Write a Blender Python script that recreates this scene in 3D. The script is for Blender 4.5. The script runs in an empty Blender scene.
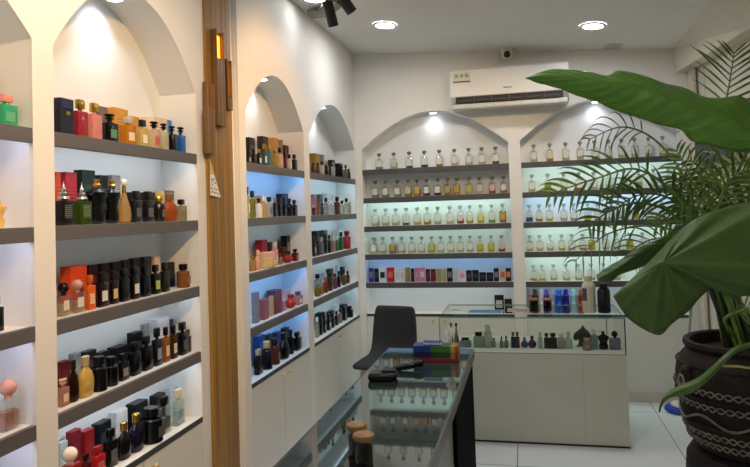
import bpy, bmesh, math, random
from mathutils import Vector, Matrix
random.seed(7)
C = bpy.context.scene.collection
PI = math.pi
# ------------------------------------------------------------------ camera
F, CY, ROLL, PITCH, YAW = 650.0, 187.0, .032, .0373, -.2273
CAM = Vector((1.4705, -5.6329, 1.6))
_fw = Vector((math.sin(YAW)*math.cos(PITCH), math.cos(YAW)*math.cos(PITCH), math.sin(PITCH)))
_rt = Vector((math.cos(YAW), -math.sin(YAW), 0))
_up = _rt.cross(_fw)
BR = _rt*math.cos(ROLL) - _up*math.sin(ROLL)
BU = _rt*math.sin(ROLL) + _up*math.cos(ROLL)
BF = _fw
def ray(u, v): return BF + BR*((u-375)/F) + BU*((CY-v)/F)
def at(u, v, k): return CAM + ray(u, v)*k
def hit(u, v, ax, val):
    d = ray(u, v); i = 'xyz'.index(ax); return CAM + d*((val-CAM[i])/d[i])
def pix(p):
    d = Vector(p)-CAM; c = d.dot(BF); return (375+F*d.dot(BR)/c, CY-F*d.dot(BU)/c)
cam = bpy.data.cameras.new('camera'); co = bpy.data.objects.new('camera', cam); C.objects.link(co)
cam.sensor_width = 36; cam.lens = F/750*36; cam.shift_y = (CY-233.5)/750; cam.clip_start = .05
m = Matrix((BR, BU, -BF)).transposed().to_4x4(); m.translation = CAM; co.matrix_world = m
bpy.context.scene.camera = co

# ------------------------------------------------------------------ materials
def lin(h):
    if isinstance(h, str):
        h = h.lstrip('#'); c = [int(h[i:i+2], 16)/255 for i in (0, 2, 4)]
    else: c = h
    return tuple((x/12.92 if x <= .04045 else ((x+.055)/1.055)**2.4) for x in c)
MATS = {}
def P(col, rough=.5, metal=0., vary=.06, scale=18., ior=1.5, coat=0., bump=0., trans=0.):
    key = ('p', col, rough, metal, vary, scale, ior, coat, bump, trans)
    if key in MATS: return MATS[key]
    mt = bpy.data.materials.new('surface'); mt.use_nodes = True
    N = mt.node_tree.nodes; L = mt.node_tree.links; b = N['Principled BSDF']
    c = lin(col)
    tc = N.new('ShaderNodeTexCoord'); nz = N.new('ShaderNodeTexNoise'); nz.inputs['Scale'].default_value = scale
    nz.inputs['Detail'].default_value = 4
    L.new(tc.outputs['Object'], nz.inputs['Vector'])
    rp = N.new('ShaderNodeValToRGB')
    rp.color_ramp.elements[0].position = .3; rp.color_ramp.elements[1].position = .7
    rp.color_ramp.elements[0].color = tuple(x*(1-vary) for x in c)+(1,)
    rp.color_ramp.elements[1].color = tuple(min(1, x*(1+vary)) for x in c)+(1,)
    L.new(nz.outputs['Fac'], rp.inputs['Fac']); L.new(rp.outputs['Color'], b.inputs['Base Color'])
    b.inputs['Roughness'].default_value = rough; b.inputs['Metallic'].default_value = metal
    b.inputs['IOR'].default_value = ior; b.inputs['Coat Weight'].default_value = coat
    b.inputs['Transmission Weight'].default_value = trans
    if bump:
        bp = N.new('ShaderNodeBump'); bp.inputs['Strength'].default_value = bump; bp.inputs['Distance'].default_value = .005
        L.new(nz.outputs['Fac'], bp.inputs['Height']); L.new(bp.outputs['Normal'], b.inputs['Normal'])
    MATS[key] = mt; return mt
def E(col, strength):
    key = ('e', col, strength)
    if key in MATS: return MATS[key]
    mt = bpy.data.materials.new('lamp_glow'); mt.use_nodes = True
    N = mt.node_tree.nodes; b = N['Principled BSDF']
    b.inputs['Base Color'].default_value = lin(col)+(1,)
    b.inputs['Emission Color'].default_value = lin(col)+(1,); b.inputs['Emission Strength'].default_value = strength
    MATS[key] = mt; return mt
def G(col='#f4faf8', clear=.9, rough=.02):
    """thin clear glass: mostly lets light through, mirrors at grazing angles"""
    key = ('g', col, clear, rough)
    if key in MATS: return MATS[key]
    mt = bpy.data.materials.new('glass'); mt.use_nodes = True
    N = mt.node_tree.nodes; L = mt.node_tree.links; N.clear()
    o = N.new('ShaderNodeOutputMaterial'); t = N.new('ShaderNodeBsdfTransparent'); g = N.new('ShaderNodeBsdfGlossy')
    mx = N.new('ShaderNodeMixShader'); lw = N.new('ShaderNodeLayerWeight'); mp = N.new('ShaderNodeMapRange')
    lw.inputs['Blend'].default_value = .35
    mp.inputs['To Min'].default_value = (1-clear)*.6; mp.inputs['To Max'].default_value = min(1, (1-clear)*5)
    t.inputs['Color'].default_value = lin(col)+(1,); g.inputs['Roughness'].default_value = rough
    L.new(lw.outputs['Facing'], mp.inputs['Value']); L.new(mp.outputs['Result'], mx.inputs['Fac'])
    L.new(t.outputs[0], mx.inputs[1]); L.new(g.outputs[0], mx.inputs[2]); L.new(mx.outputs[0], o.inputs['Surface'])
    MATS[key] = mt; return mt
def LQ(col, clear=.5):
    """coloured perfume seen through the glass"""
    key = ('l', col, clear)
    if key in MATS: return MATS[key]
    mt = bpy.data.materials.new('liquid'); mt.use_nodes = True
    N = mt.node_tree.nodes; L = mt.node_tree.links; b = N['Principled BSDF']; o = N['Material Output']
    t = N.new('ShaderNodeBsdfTransparent'); mx = N.new('ShaderNodeMixShader')
    c = lin(col); b.inputs['Base Color'].default_value = c+(1,); b.inputs['Roughness'].default_value = .1
    t.inputs['Color'].default_value = c+(1,); mx.inputs['Fac'].default_value = clear
    L.new(b.outputs[0], mx.inputs[1]); L.new(t.outputs[0], mx.inputs[2]); L.new(mx.outputs[0], o.inputs['Surface'])
    MATS[key] = mt; return mt
def PRINT(col='#efe9dc', ink='#6a645a'):
    """paper label with tiny printed lines"""
    key = ('pr', col, ink)
    if key in MATS: return MATS[key]
    mt = bpy.data.materials.new('printed_label'); mt.use_nodes = True
    N = mt.node_tree.nodes; L = mt.node_tree.links; b = N['Principled BSDF']
    tc = N.new('ShaderNodeTexCoord'); w = N.new('ShaderNodeTexWave'); w.bands_direction = 'Z'
    w.inputs['Scale'].default_value = 2.0; w.inputs['Distortion'].default_value = 1.5; w.inputs['Detail'].default_value = 3
    w.inputs['Detail Scale'].default_value = 6
    rp = N.new('ShaderNodeValToRGB'); rp.color_ramp.elements[0].position = .03; rp.color_ramp.elements[1].position = .22
    rp.color_ramp.elements[0].color = lin(ink)+(1,); rp.color_ramp.elements[1].color = lin(col)+(1,)
    L.new(tc.outputs['Generated'], w.inputs['Vector']); L.new(w.outputs['Fac'], rp.inputs['Fac']); L.new(rp.outputs['Color'], b.inputs['Base Color'])
    b.inputs['Roughness'].default_value = .6
    MATS[key] = mt; return mt
def grad(c0, c1, z0, z1, rough=.25, axis='Z'):
    """lacquer that fades from one colour to another along the bottle"""
    mt = bpy.data.materials.new('faded_lacquer'); mt.use_nodes = True
    N = mt.node_tree.nodes; L = mt.node_tree.links; b = N['Principled BSDF']
    tc = N.new('ShaderNodeTexCoord'); s = N.new('ShaderNodeSeparateXYZ'); mp = N.new('ShaderNodeMapRange'); rp = N.new('ShaderNodeValToRGB')
    mp.inputs['From Min'].default_value = z0; mp.inputs['From Max'].default_value = z1
    rp.color_ramp.elements[0].color = lin(c0)+(1,); rp.color_ramp.elements[1].color = lin(c1)+(1,)
    L.new(tc.outputs['Object'], s.inputs[0]); L.new(s.outputs[axis], mp.inputs['Value']); L.new(mp.outputs['Result'], rp.inputs['Fac'])
    L.new(rp.outputs['Color'], b.inputs['Base Color']); b.inputs['Roughness'].default_value = rough
    return mt
def WOOD(c0='#6b4420', c1='#9a6a34', sx=9, sz=.6, rough=.45):
    key = ('w', c0, c1, sx, sz)
    if key in MATS: return MATS[key]
    mt = bpy.data.materials.new('wood_grain'); mt.use_nodes = True
    N = mt.node_tree.nodes; L = mt.node_tree.links; b = N['Principled BSDF']
    tc = N.new('ShaderNodeTexCoord'); mp = N.new('ShaderNodeMapping'); nz = N.new('ShaderNodeTexNoise')
    mp.inputs['Scale'].default_value = (sx*3, sx*3, sz); nz.inputs['Scale'].default_value = 1.6; nz.inputs['Detail'].default_value = 8; nz.inputs['Distortion'].default_value = .6
    rp = N.new('ShaderNodeValToRGB'); rp.color_ramp.elements[0].position = .32; rp.color_ramp.elements[1].position = .68
    rp.color_ramp.elements[0].color = lin(c0)+(1,); rp.color_ramp.elements[1].color = lin(c1)+(1,)
    L.new(tc.outputs['Object'], mp.inputs['Vector']); L.new(mp.outputs['Vector'], nz.inputs['Vector']); L.new(nz.outputs['Fac'], rp.inputs['Fac'])
    L.new(rp.outputs['Color'], b.inputs['Base Color']); b.inputs['Roughness'].default_value = rough
    MATS[key] = mt; return mt
def TILES():
    mt = bpy.data.materials.new('floor_tiles'); mt.use_nodes = True
    N = mt.node_tree.nodes; L = mt.node_tree.links; b = N['Principled BSDF']
    tc = N.new('ShaderNodeTexCoord'); mp = N.new('ShaderNodeMapping'); br = N.new('ShaderNodeTexBrick')
    mp.inputs['Location'].default_value = (-.334+.0, .275, 0)
    br.offset = 0; br.inputs['Scale'].default_value = 1; br.inputs['Brick Width'].default_value = 1.02; br.inputs['Row Height'].default_value = 1.2
    br.inputs['Mortar Size'].default_value = .0035; br.inputs['Mortar Smooth'].default_value = .2
    br.inputs['Color1'].default_value = lin('#e2e7e6')+(1,); br.inputs['Color2'].default_value = lin('#e6ebea')+(1,); br.inputs['Mortar'].default_value = lin('#77776e')+(1,)
    L.new(tc.outputs['Object'], mp.inputs['Vector']); L.new(mp.outputs['Vector'], br.inputs['Vector']); L.new(br.outputs['Color'], b.inputs['Base Color'])
    b.inputs['Roughness'].default_value = .22
    return mt
def LEAF(c_hi, c_lo, nv=14., rough=.38, vein=.3):
    mt = bpy.data.materials.new('leaf'); mt.use_nodes = True
    N = mt.node_tree.nodes; L = mt.node_tree.links; b = N['Principled BSDF']; o = N['Material Output']
    uv = N.new('ShaderNodeTexCoord'); s = N.new('ShaderNodeSeparateXYZ'); L.new(uv.outputs['UV'], s.inputs[0])
    # side veins: bands in s shifted with |t|
    ab = N.new('ShaderNodeMath'); ab.operation = 'ABSOLUTE'; L.new(s.outputs['Y'], ab.inputs[0])
    m1 = N.new('ShaderNodeMath'); m1.operation = 'MULTIPLY_ADD'; m1.inputs[1].default_value = .16; L.new(ab.outputs[0], m1.inputs[0]); L.new(s.outputs['X'], m1.inputs[2])
    m2 = N.new('ShaderNodeMath'); m2.operation = 'MULTIPLY'; m2.inputs[1].default_value = nv; L.new(m1.outputs[0], m2.inputs[0])
    fr = N.new('ShaderNodeMath'); fr.operation = 'PINGPONG'; fr.inputs[1].default_value = .5; L.new(m2.outputs[0], fr.inputs[0])
    r1 = N.new('ShaderNodeValToRGB'); r1.color_ramp.elements[0].position = .0; r1.color_ramp.elements[1].position = .1
    r1.color_ramp.elements[0].color = (1, 1, 1, 1); r1.color_ramp.elements[1].color = (0, 0, 0, 1); L.new(fr.outputs[0], r1.inputs['Fac'])
    r2 = N.new('ShaderNodeValToRGB'); r2.color_ramp.elements[0].position = .0; r2.color_ramp.elements[1].position = .05
    r2.color_ramp.elements[0].color = (1, 1, 1, 1); r2.color_ramp.elements[1].color = (0, 0, 0, 1); L.new(ab.outputs[0], r2.inputs['Fac'])
    mxm = N.new('ShaderNodeMath'); mxm.operation = 'MAXIMUM'; L.new(r1.outputs[0], mxm.inputs[0]); L.new(r2.outputs[0], mxm.inputs[1])
    nz = N.new('ShaderNodeTexNoise'); nz.inputs['Scale'].default_value = 14; nz.inputs['Detail'].default_value = 5; L.new(uv.outputs['Object'], nz.inputs['Vector'])
    base = N.new('ShaderNodeMix'); base.data_type = 'RGBA'; base.inputs['A'].default_value = lin(c_lo)+(1,); base.inputs['B'].default_value = lin(c_hi)+(1,); L.new(nz.outputs['Fac'], base.inputs['Factor'])
    vm = N.new('ShaderNodeMath'); vm.operation = 'MULTIPLY'; vm.inputs[1].default_value = vein; L.new(mxm.outputs[0], vm.inputs[0])
    vn = N.new('ShaderNodeMix'); vn.data_type = 'RGBA'; vn.inputs['B'].default_value = lin('#8fa350')+(1,); L.new(vm.outputs[0], vn.inputs['Factor']); L.new(base.outputs['Result'], vn.inputs['A'])
    L.new(vn.outputs['Result'], b.inputs['Base Color']); b.inputs['Roughness'].default_value = rough
    bu = N.new('ShaderNodeBump'); bu.inputs['Strength'].default_value = .5; bu.inputs['Distance'].default_value = .006; L.new(fr.outputs[0], bu.inputs['Height']); L.new(bu.outputs[0], b.inputs['Normal'])
    tl = N.new('ShaderNodeBsdfTranslucent'); L.new(vn.outputs['Result'], tl.inputs['Color'])
    ms = N.new('ShaderNodeMixShader'); ms.inputs['Fac'].default_value = .2
    L.new(b.outputs[0], ms.inputs[1]); L.new(tl.outputs[0], ms.inputs[2]); L.new(ms.outputs[0], o.inputs['Surface'])
    return mt

WHITE = P('#e6e2d8', .55, vary=.015, scale=3)
NICHE = P('#e4e6e4', .5, vary=.012, scale=3)
SHELFW = P('#dedad0', .45, vary=.02)
SHELFG = P('#5c5855', .5, vary=.05, scale=30)
DOORW = P('#dcdace', .35, vary=.015, scale=4)
BRASS = P('#dcc68c', .3, metal=.8)
BLACK = P('#101012', .35); GLOSSB = P('#0b0b0d', .12, coat=.3)
CHROME = P('#c8c8c8', .18, metal=1.)
GOLD = P('#d0a548', .22, metal=1.); SILVER = P('#c6c4be', .22, metal=1.)
CLEAR = G()

# ------------------------------------------------------------------ mesh helpers
def boxm(bm, cx, cy, cz, sx, sy, sz, r=0., seg=2, rot=None):
    g = bmesh.ops.create_cube(bm, size=1)
    vs = g['verts']
    bmesh.ops.scale(bm, vec=(sx, sy, sz), verts=vs)
    if r > 0:
        es = list({e for v in vs for e in v.link_edges})
        q = bmesh.ops.bevel(bm, geom=es, offset=min(r, .49*min(sx, sy, sz)), segments=seg, affect='EDGES', profile=.5)
        vs = list({v for f in q['faces'] for v in f.verts} | {v for v in vs if v.is_valid})
    if rot is not None: bmesh.ops.transform(bm, matrix=rot, verts=vs)
    bmesh.ops.translate(bm, vec=(cx, cy, cz), verts=vs)
    return vs
def b2(bm, x0, x1, y0, y1, z0, z1, r=0., seg=2): return boxm(bm, (x0+x1)/2, (y0+y1)/2, (z0+z1)/2, abs(x1-x0), abs(y1-y0), abs(z1-z0), r, seg)
def lathe(bm, prof, cx=0, cy=0, n=20, ax='z', sx=1., sy=1., cap=True, cz=0.):
    rings = []
    for r, z in prof:
        ring = []
        for i in range(n):
            a = 2*PI*i/n; p = (r*math.cos(a)*sx, r*math.sin(a)*sy, z)
            if ax == 'y': p = (p[0], -p[2], p[1])
            if ax == 'x': p = (p[2], p[0], p[1])
            ring.append(bm.verts.new((p[0]+cx, p[1]+cy, p[2]+cz)))
        rings.append(ring)
    for a, b in zip(rings, rings[1:]):
        for i in range(n):
            bm.faces.new((a[i], a[(i+1) % n], b[(i+1) % n], b[i]))
    if cap:
        bm.faces.new(list(reversed(rings[0]))); bm.faces.new(rings[-1])
    return [v for r_ in rings for v in r_]
def tube(bm, pts, rad, n=8, cap=True):
    pts = [Vector(p) for p in pts]; rings = []
    rads = rad if isinstance(rad, (list, tuple)) else [rad]*len(pts)
    up = None
    for i, p in enumerate(pts):
        t = (pts[min(i+1, len(pts)-1)]-pts[max(i-1, 0)]).normalized()
        if up is None: up = t.orthogonal().normalized()
        up = (up - t*up.dot(t)); up = up.normalized() if up.length > 1e-6 else t.orthogonal().normalized()
        s = t.cross(up)
        rings.append([bm.verts.new(p+(up*math.cos(2*PI*k/n)+s*math.sin(2*PI*k/n))*rads[i]) for k in range(n)])
    for a, b in zip(rings, rings[1:]):
        for k in range(n): bm.faces.new((a[k], a[(k+1) % n], b[(k+1) % n], b[k]))
    if cap:
        bm.faces.new(list(reversed(rings[0]))); bm.faces.new(rings[-1])
def BM(): return bmesh.new()
def obj(name, bm, mats, parent=None, smooth=0.6, origin=None):
    """one mesh object; parts take their parent's origin"""
    me = bpy.data.meshes.new(name)
    if parent is not None:
        og = Vector(parent.get('_og', (0, 0, 0)))
    else: og = Vector(origin) if origin is not None else Vector((0, 0, 0))
    bmesh.ops.recalc_face_normals(bm, faces=bm.faces)
    if og.length: bmesh.ops.translate(bm, vec=-og, verts=bm.verts)
    if smooth:
        for f in bm.faces: f.smooth = True
        for e in bm.edges:
            if len(e.link_faces) == 2 and e.calc_face_angle(0) > smooth: e.smooth = False
    bm.to_mesh(me); bm.free()
    for m_ in (mats if isinstance(mats, (list, tuple)) else [mats]): me.materials.append(m_)
    o = bpy.data.objects.new(name, me); C.objects.link(o)
    if parent is not None:
        o.parent = parent; o['_og'] = tuple(og)
    else:
        o.location = og; o['_og'] = tuple(og)
    return o
def tag(o, label, cat, group=None):
    o['label'] = label; o['category'] = cat
    if group: o['group'] = group
    return o
def thing(name, label, cat, loc=(0, 0, 0), rotz=0., group=None, local=False):
    o = bpy.data.objects.new(name, None); C.objects.link(o); o.empty_display_size = .05
    o.location = loc; o.rotation_euler = (0, 0, rotz)
    o['_og'] = (0., 0., 0.) if local else tuple(loc)
    return tag(o, label, cat, group)
def struct(name, bm, mats, smooth=0.):
    o = obj(name, bm, mats, None, smooth); o['kind'] = 'structure'; return o
def quad(bm, *ps):
    return bm.faces.new([bm.verts.new(p) for p in ps])

# ------------------------------------------------------------------ the room
def ceil_z(x): return 3.025-.07*x
NEAR = -7.2
def wr(y): return 2.80-.1*y            # right wall line
bm = BM(); b2(bm, -.25, 3.6, NEAR-.1, .25, -.08, 0); struct('floor', bm, TILES())
bm = BM()
for dz in (0,):
    x0, x1, y0, y1 = -.25, 3.65, NEAR-.1, .25
    v = [bm.verts.new((x, y, ceil_z(x)+d)) for d in (0, .08) for x, y in ((x0, y0), (x1, y0), (x1, y1), (x0, y1))]
    for f in ((0, 3, 2, 1), (4, 5, 6, 7), (0, 1, 5, 4), (1, 2, 6, 5), (2, 3, 7, 6), (3, 0, 4, 7)): bm.faces.new([v[i] for i in f])
CEIL = P('#e6e5df', .7, vary=.02, scale=2)
struct('ceiling', bm, CEIL)

LB = [(-5.25, -3.926, 2.170, .34, 1.9), (-3.834, -2.902, 2.172, .318, 2.15), (-2.358, -1.405, 2.162, .288, 2.0), (-1.295, -.04, 2.150, .305, 2.0)]
BB = [(.056, 1.342, 2.150, .316, 1.85), (1.442, 2.70, 2.158, .31, 1.85)]
LZ = [1.89, 1.585, 1.283, .986]; LEDGE = .692
BZ = [1.972, 1.719, 1.465, 1.217, .967]; BLEDGE = .695
DL, DB = .185, .16
TH = .012
def arch_pts(a0, a1, zs, rise, pw=2., n=28):
    h = (a1-a0)/2; ca = (a0+a1)/2
    xs_ = [-math.cos(PI*i/n) for i in range(n+1)]
    return [(ca+h*x, zs+rise*(1-abs(x)**pw)) for x in xs_]
def mapL(a, d, z): return (-d, a, z)
def mapB(a, d, z): return (a, d, z)
def fascia(mp, bays, lo, hi, ztop, skip=()):
    """plaster front with the arched openings cut out, TH thick"""
    bm = BM()
    def slab(poly):
        f0 = [bm.verts.new(mp(a, 0, z)) for a, z in poly]; f1 = [bm.verts.new(mp(a, TH, z)) for a, z in poly]
        bm.faces.new(f0); bm.faces.new(list(reversed(f1)))
        n = len(poly)
        for i in range(n): bm.faces.new((f0[i], f1[i], f1[(i+1) % n], f0[(i+1) % n]))
    edges = [lo]
    for b in bays: edges += [b[0], b[1]]
    edges.append(hi)
    for i in range(0, len(edges), 2):
        a, b = edges[i], edges[i+1]
        if b-a > 1e-4 and (i//2) not in skip: slab([(a, 0), (b, 0), (b, ztop(b)), (a, ztop(a))])
    for (a0, a1, zs, rise, pw) in bays:
        pts = arch_pts(a0, a1, zs, rise, pw)
        for (p, q) in zip(pts, pts[1:]):
            slab([p, q, (q[0], ztop(q[0])), (p[0], ztop(p[0]))])
        slab([(a0, 0), (a1, 0), (a1, .07), (a0, .07)])
    bmesh.ops.remove_doubles(bm, verts=bm.verts, dist=1e-5)
    return bm
bm = fascia(mapL, LB, NEAR, 0, lambda a: 3.025, skip=(2,))
# the pilaster strip around the wooden column: left post, recess, right post
def postL(a, b, d): b2(bm, -d-TH, -d, a, b, 0, 3.025)
postL(-2.902, -2.545, 0); postL(-2.545, -2.44, .03); postL(-2.44, -2.358, 0)
b2(bm, -.042, -TH, -2.445, -2.435, 0, 3.025); 
b2(bm, -.25, -.23, NEAR, .2, 0, 3.1)
struct('wall_left', bm, WHITE)
bm = fascia(mapB, BB, 0, 2.86, lambda a: ceil_z(a))
b2(bm, -.2, 3.0, .2, .23, 0, 3.1)
struct('wall_back', bm, WHITE)
bm = BM()
for x_, s in ((0, 1),):
    pts = [(wr(0), 0), (wr(NEAR), NEAR), (wr(NEAR)+.08, NEAR), (wr(0)+.08, 0)]
    lo = [bm.verts.new((x, y, 0)) for x, y in pts]; hi = [bm.verts.new((x, y, 2.9)) for x, y in pts]
    bm.faces.new(lo); bm.faces.new(hi)
    for i in range(4): bm.faces.new((lo[i], lo[(i+1) % 4], hi[(i+1) % 4], hi[i]))
struct('wall_right', bm, P('#cdc8b6', .55, vary=.02, scale=3))
bm = BM(); b2(bm, -.25, 3.65, NEAR-.1, NEAR, 0, 3.05); struct('wall_front', bm, P('#d8d4c8', .6, vary=.02))
# sloping soffit box along the right side
bm = BM()
ys = (0, -1.25, -3.2, NEAR)
tl = [(2.665, 0), (2.645, -1.25), (2.60, -3.2), (2.52, NEAR)]
sec = []
for y, (tx, _) in zip(ys, tl):
    bx = 2.685-.115*y
    sec.append([bm.verts.new(p) for p in ((tx, y, ceil_z(tx)), (bx, y, 2.655), (bx+.004, y, 2.640), (wr(y)+.05, y, 2.640), (wr(y)+.05, y, ceil_z(3.2)+.1))])
for a, b in zip(sec, sec[1:]):
    for i in range(5): bm.faces.new((a[i], a[(i+1) % 5], b[(i+1) % 5], b[i]))
bm.faces.new(sec[0]); bm.faces.new(sec[-1])
struct('trim_1', bm, P('#d6cfbd', .55, vary=.015, scale=3))
# thin joint battens on the right wall
for i, y in enumerate((-.28, -1.15, -2.05)):
    bm = BM(); b2(bm, wr(y)-.002, wr(y)+.004, y-.003, y+.003, .09, 2.64); struct('trim_%d' % (i+2), bm, P('#a39c8a', .6))
bm = BM(); b2(bm, wr(-.0)-.03, wr(0), -.16, -.006, .09, 2.64, .004); struct('trim_5', bm, P('#cfc7b2', .55))
bm = BM(); b2(bm, 1.44, 2.72, -.010, -.0005, 0, .085, .003); struct('baseboard_back', bm, P('#cfc9b8', .5))

# ------------------------------------------------------------------ shelving units (built-in arched display niches)
def unit(mp, bay, zs_list, ledge, depth, label, led, ndoor=2, splits=None, knob_z=.635, leddepth=.02, doors=True, thick=.046, pucks=(1.6, '#f2f6ff'), strip='#5c5855', beam=4.):
    a0, a1, zs, rise, pw = bay
    loc = mp((a0+a1)/2, depth/2, 0)
    t = thing('shelving_unit', label, 'shelving unit', loc, group='built-in arched shelving units')
    def bx(bm, al, ah, d0, d1, zl, zh, r=0.):
        p, q = mp(al, d0, zl), mp(ah, d1, zh)
        b2(bm, min(p[0], q[0]), max(p[0], q[0]), min(p[1], q[1]), max(p[1], q[1]), zl, zh, r)
    bm = BM(); bx(bm, a0-.018, a1+.018, depth, depth+.012, .07, zs+rise+.02); obj('back_panel', bm, NICHE, t, 0)
    for al, ah in ((a0-.018, a0), (a1, a1+.018)):
        bm = BM(); bx(bm, al, ah, TH+.0005, depth, .07, zs); obj('side_panel', bm, NICHE, t, 0)
    bm = BM(); pts = arch_pts(a0, a1, zs, rise, pw)
    ca = (a0+a1)/2
    inner = [[bm.verts.new(mp(a, d, z)) for d in (TH, depth)] for a, z in pts]
    outer = [[bm.verts.new(mp(ca+(a-ca)*1.0+ (0.0), d, z+.015)) for d in (TH, depth)] for a, z in pts]
    for i in range(len(pts)-1):
        bm.faces.new((inner[i][0], inner[i][1], inner[i+1][1], inner[i+1][0])); bm.faces.new((outer[i][0], outer[i+1][0], outer[i+1][1], outer[i][1]))
    obj('arch_lining', bm, NICHE, t, .6)
    # puck light in the crown of the arch
    pz = zs+rise-.004; c = mp(ca, depth*.5, 0)
    bm = BM(); lathe(bm, [(.030, pz-.008), (.034, pz-.006), (.034, pz+.002)], c[0], c[1], 20); pk = obj('puck_light', bm, CHROME, t)
    bm = BM(); lathe(bm, [(.0285, pz-.0105), (.0285, pz-.007)], c[0], c[1], 20); obj('diffuser', bm, E(pucks[1], pucks[0]*10), pk)
    l = bpy.data.lights.new('puck_beam', 'SPOT'); l.energy = beam; l.color = lin('#f4f7ff'); l.spot_size = 1.9; l.spot_blend = .9; l.shadow_soft_size = .025
    lo_ = bpy.data.objects.new('puck_beam', l); C.objects.link(lo_); lo_.location = (c[0], c[1], pz-.016)
    q_ = mp(ca, depth+.10, 0); lo_.rotation_euler = (Vector((q_[0], q_[1], pz-.35))-lo_.location).to_track_quat('-Z', 'Y').to_euler()
    for i, z in enumerate(zs_list):
        bm = BM(); bx(bm, a0+.0005, a1-.0005, .018, depth-.0005, z-.02, z); sh = obj('shelf', bm, SHELFW, t, 0)
        bm = BM(); bx(bm, a0+.0005, a1-.0005, .0, .0178, z-thick, z+.0002, .0015); obj('edge_strip', bm, P(strip, .5, vary=.05, scale=30), sh, 0)
        if led[i]:
            bm = BM(); bx(bm, a0+.03, a1-.03, leddepth, leddepth+.012, z-.028, z-.0202); obj('led_strip', bm, E(led[i][0], led[i][1]), sh, 0)
    bm = BM(); bx(bm, a0+.0005, a1-.0005, .003, depth-.0005, ledge-.02, ledge); lg = obj('ledge', bm, SHELFW, t, 0)
    bm = BM(); bx(bm, a0+.0005, a1-.0005, -.002, .0028, ledge-.022, ledge+.0003); obj('edge_strip', bm, P('#3c3d3e', .5), lg, 0)
    if doors:
        n = ndoor; w = (a1-a0)/n
        for k in range(n):
            al, ah = a0+w*k+.003, a0+w*(k+1)-.003
            bm = BM(); bx(bm, al, ah, 0, .016, .075, ledge-.024, .001); d = obj('door', bm, DOORW, t, 0)
            ak = ah-.05 if k % 2 == 0 else al+.05
            p = mp(ak, 0, 0); bm = BM()
            if mp is mapL: lathe(bm, [(.004, 0), (.004, .012), (.010, .015), (.012, .021), (.009, .027), (.003, .029)], 0, p[1], 14, ax='x', cz=knob_z)
            else: lathe(bm, [(.004, 0), (.004, .012), (.010, .015), (.012, .021), (.009, .027), (.003, .029)], p[0], 0, 14, ax='y', cz=knob_z)
            if mp is mapB:
                pass
            obj('knob', bm, BRASS, d)
    return t
WB, BLU, CY_, LAV, PALE = '#e9f2ff', '#6fb4ff', '#d8fbf4', '#d6d8ff', '#bfe6ff'
S = 1.0
unit(mapL, LB[0], LZ, LEDGE, DL, 'white arched shelving unit cut off at the left edge of the room view', [(LAV, 16*S)]*4)
unit(mapL, LB[1], LZ, LEDGE, DL, 'white arched shelving unit just left of the wooden column', [(WB, 18*S), (WB, 2*S), (WB, 14*S), (WB, 20*S)], knob_z=.63)
unit(mapL, LB[2], LZ, LEDGE, DL, 'narrow white arched shelving unit right of the wooden column, glowing blue', [(BLU, 26*S), (PALE, 5*S), (BLU, 22*S), (BLU, 22*S)])
unit(mapL, LB[3], LZ, LEDGE, DL, 'white arched shelving unit on left wall nearest the back corner', [(PALE, 16*S), (PALE, 14*S), (PALE, 12*S), (PALE, 12*S)])
unit(mapB, BB[0], BZ, BLEDGE, DB, 'wide white arched shelving unit on back wall under the air conditioner', [None, (CY_, 22*S), (CY_, 10*S), ('#8fc4ff', 11*S), ('#d6e8f2', 9*S)], thick=.047, strip='#4c494b', beam=1.6)
unit(mapB, BB[1], BZ, BLEDGE, DB, 'wide white arched shelving unit on back wall behind the palm', [(CY_, 18*S), (PALE, 24*S), (CY_, 18*S), (CY_, 18*S), (PALE, 5*S)], thick=.047, knob_z=.563, strip='#4c494b', beam=1.6)  # last led entry is an added weak strip to brighten the spray cans below

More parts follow.
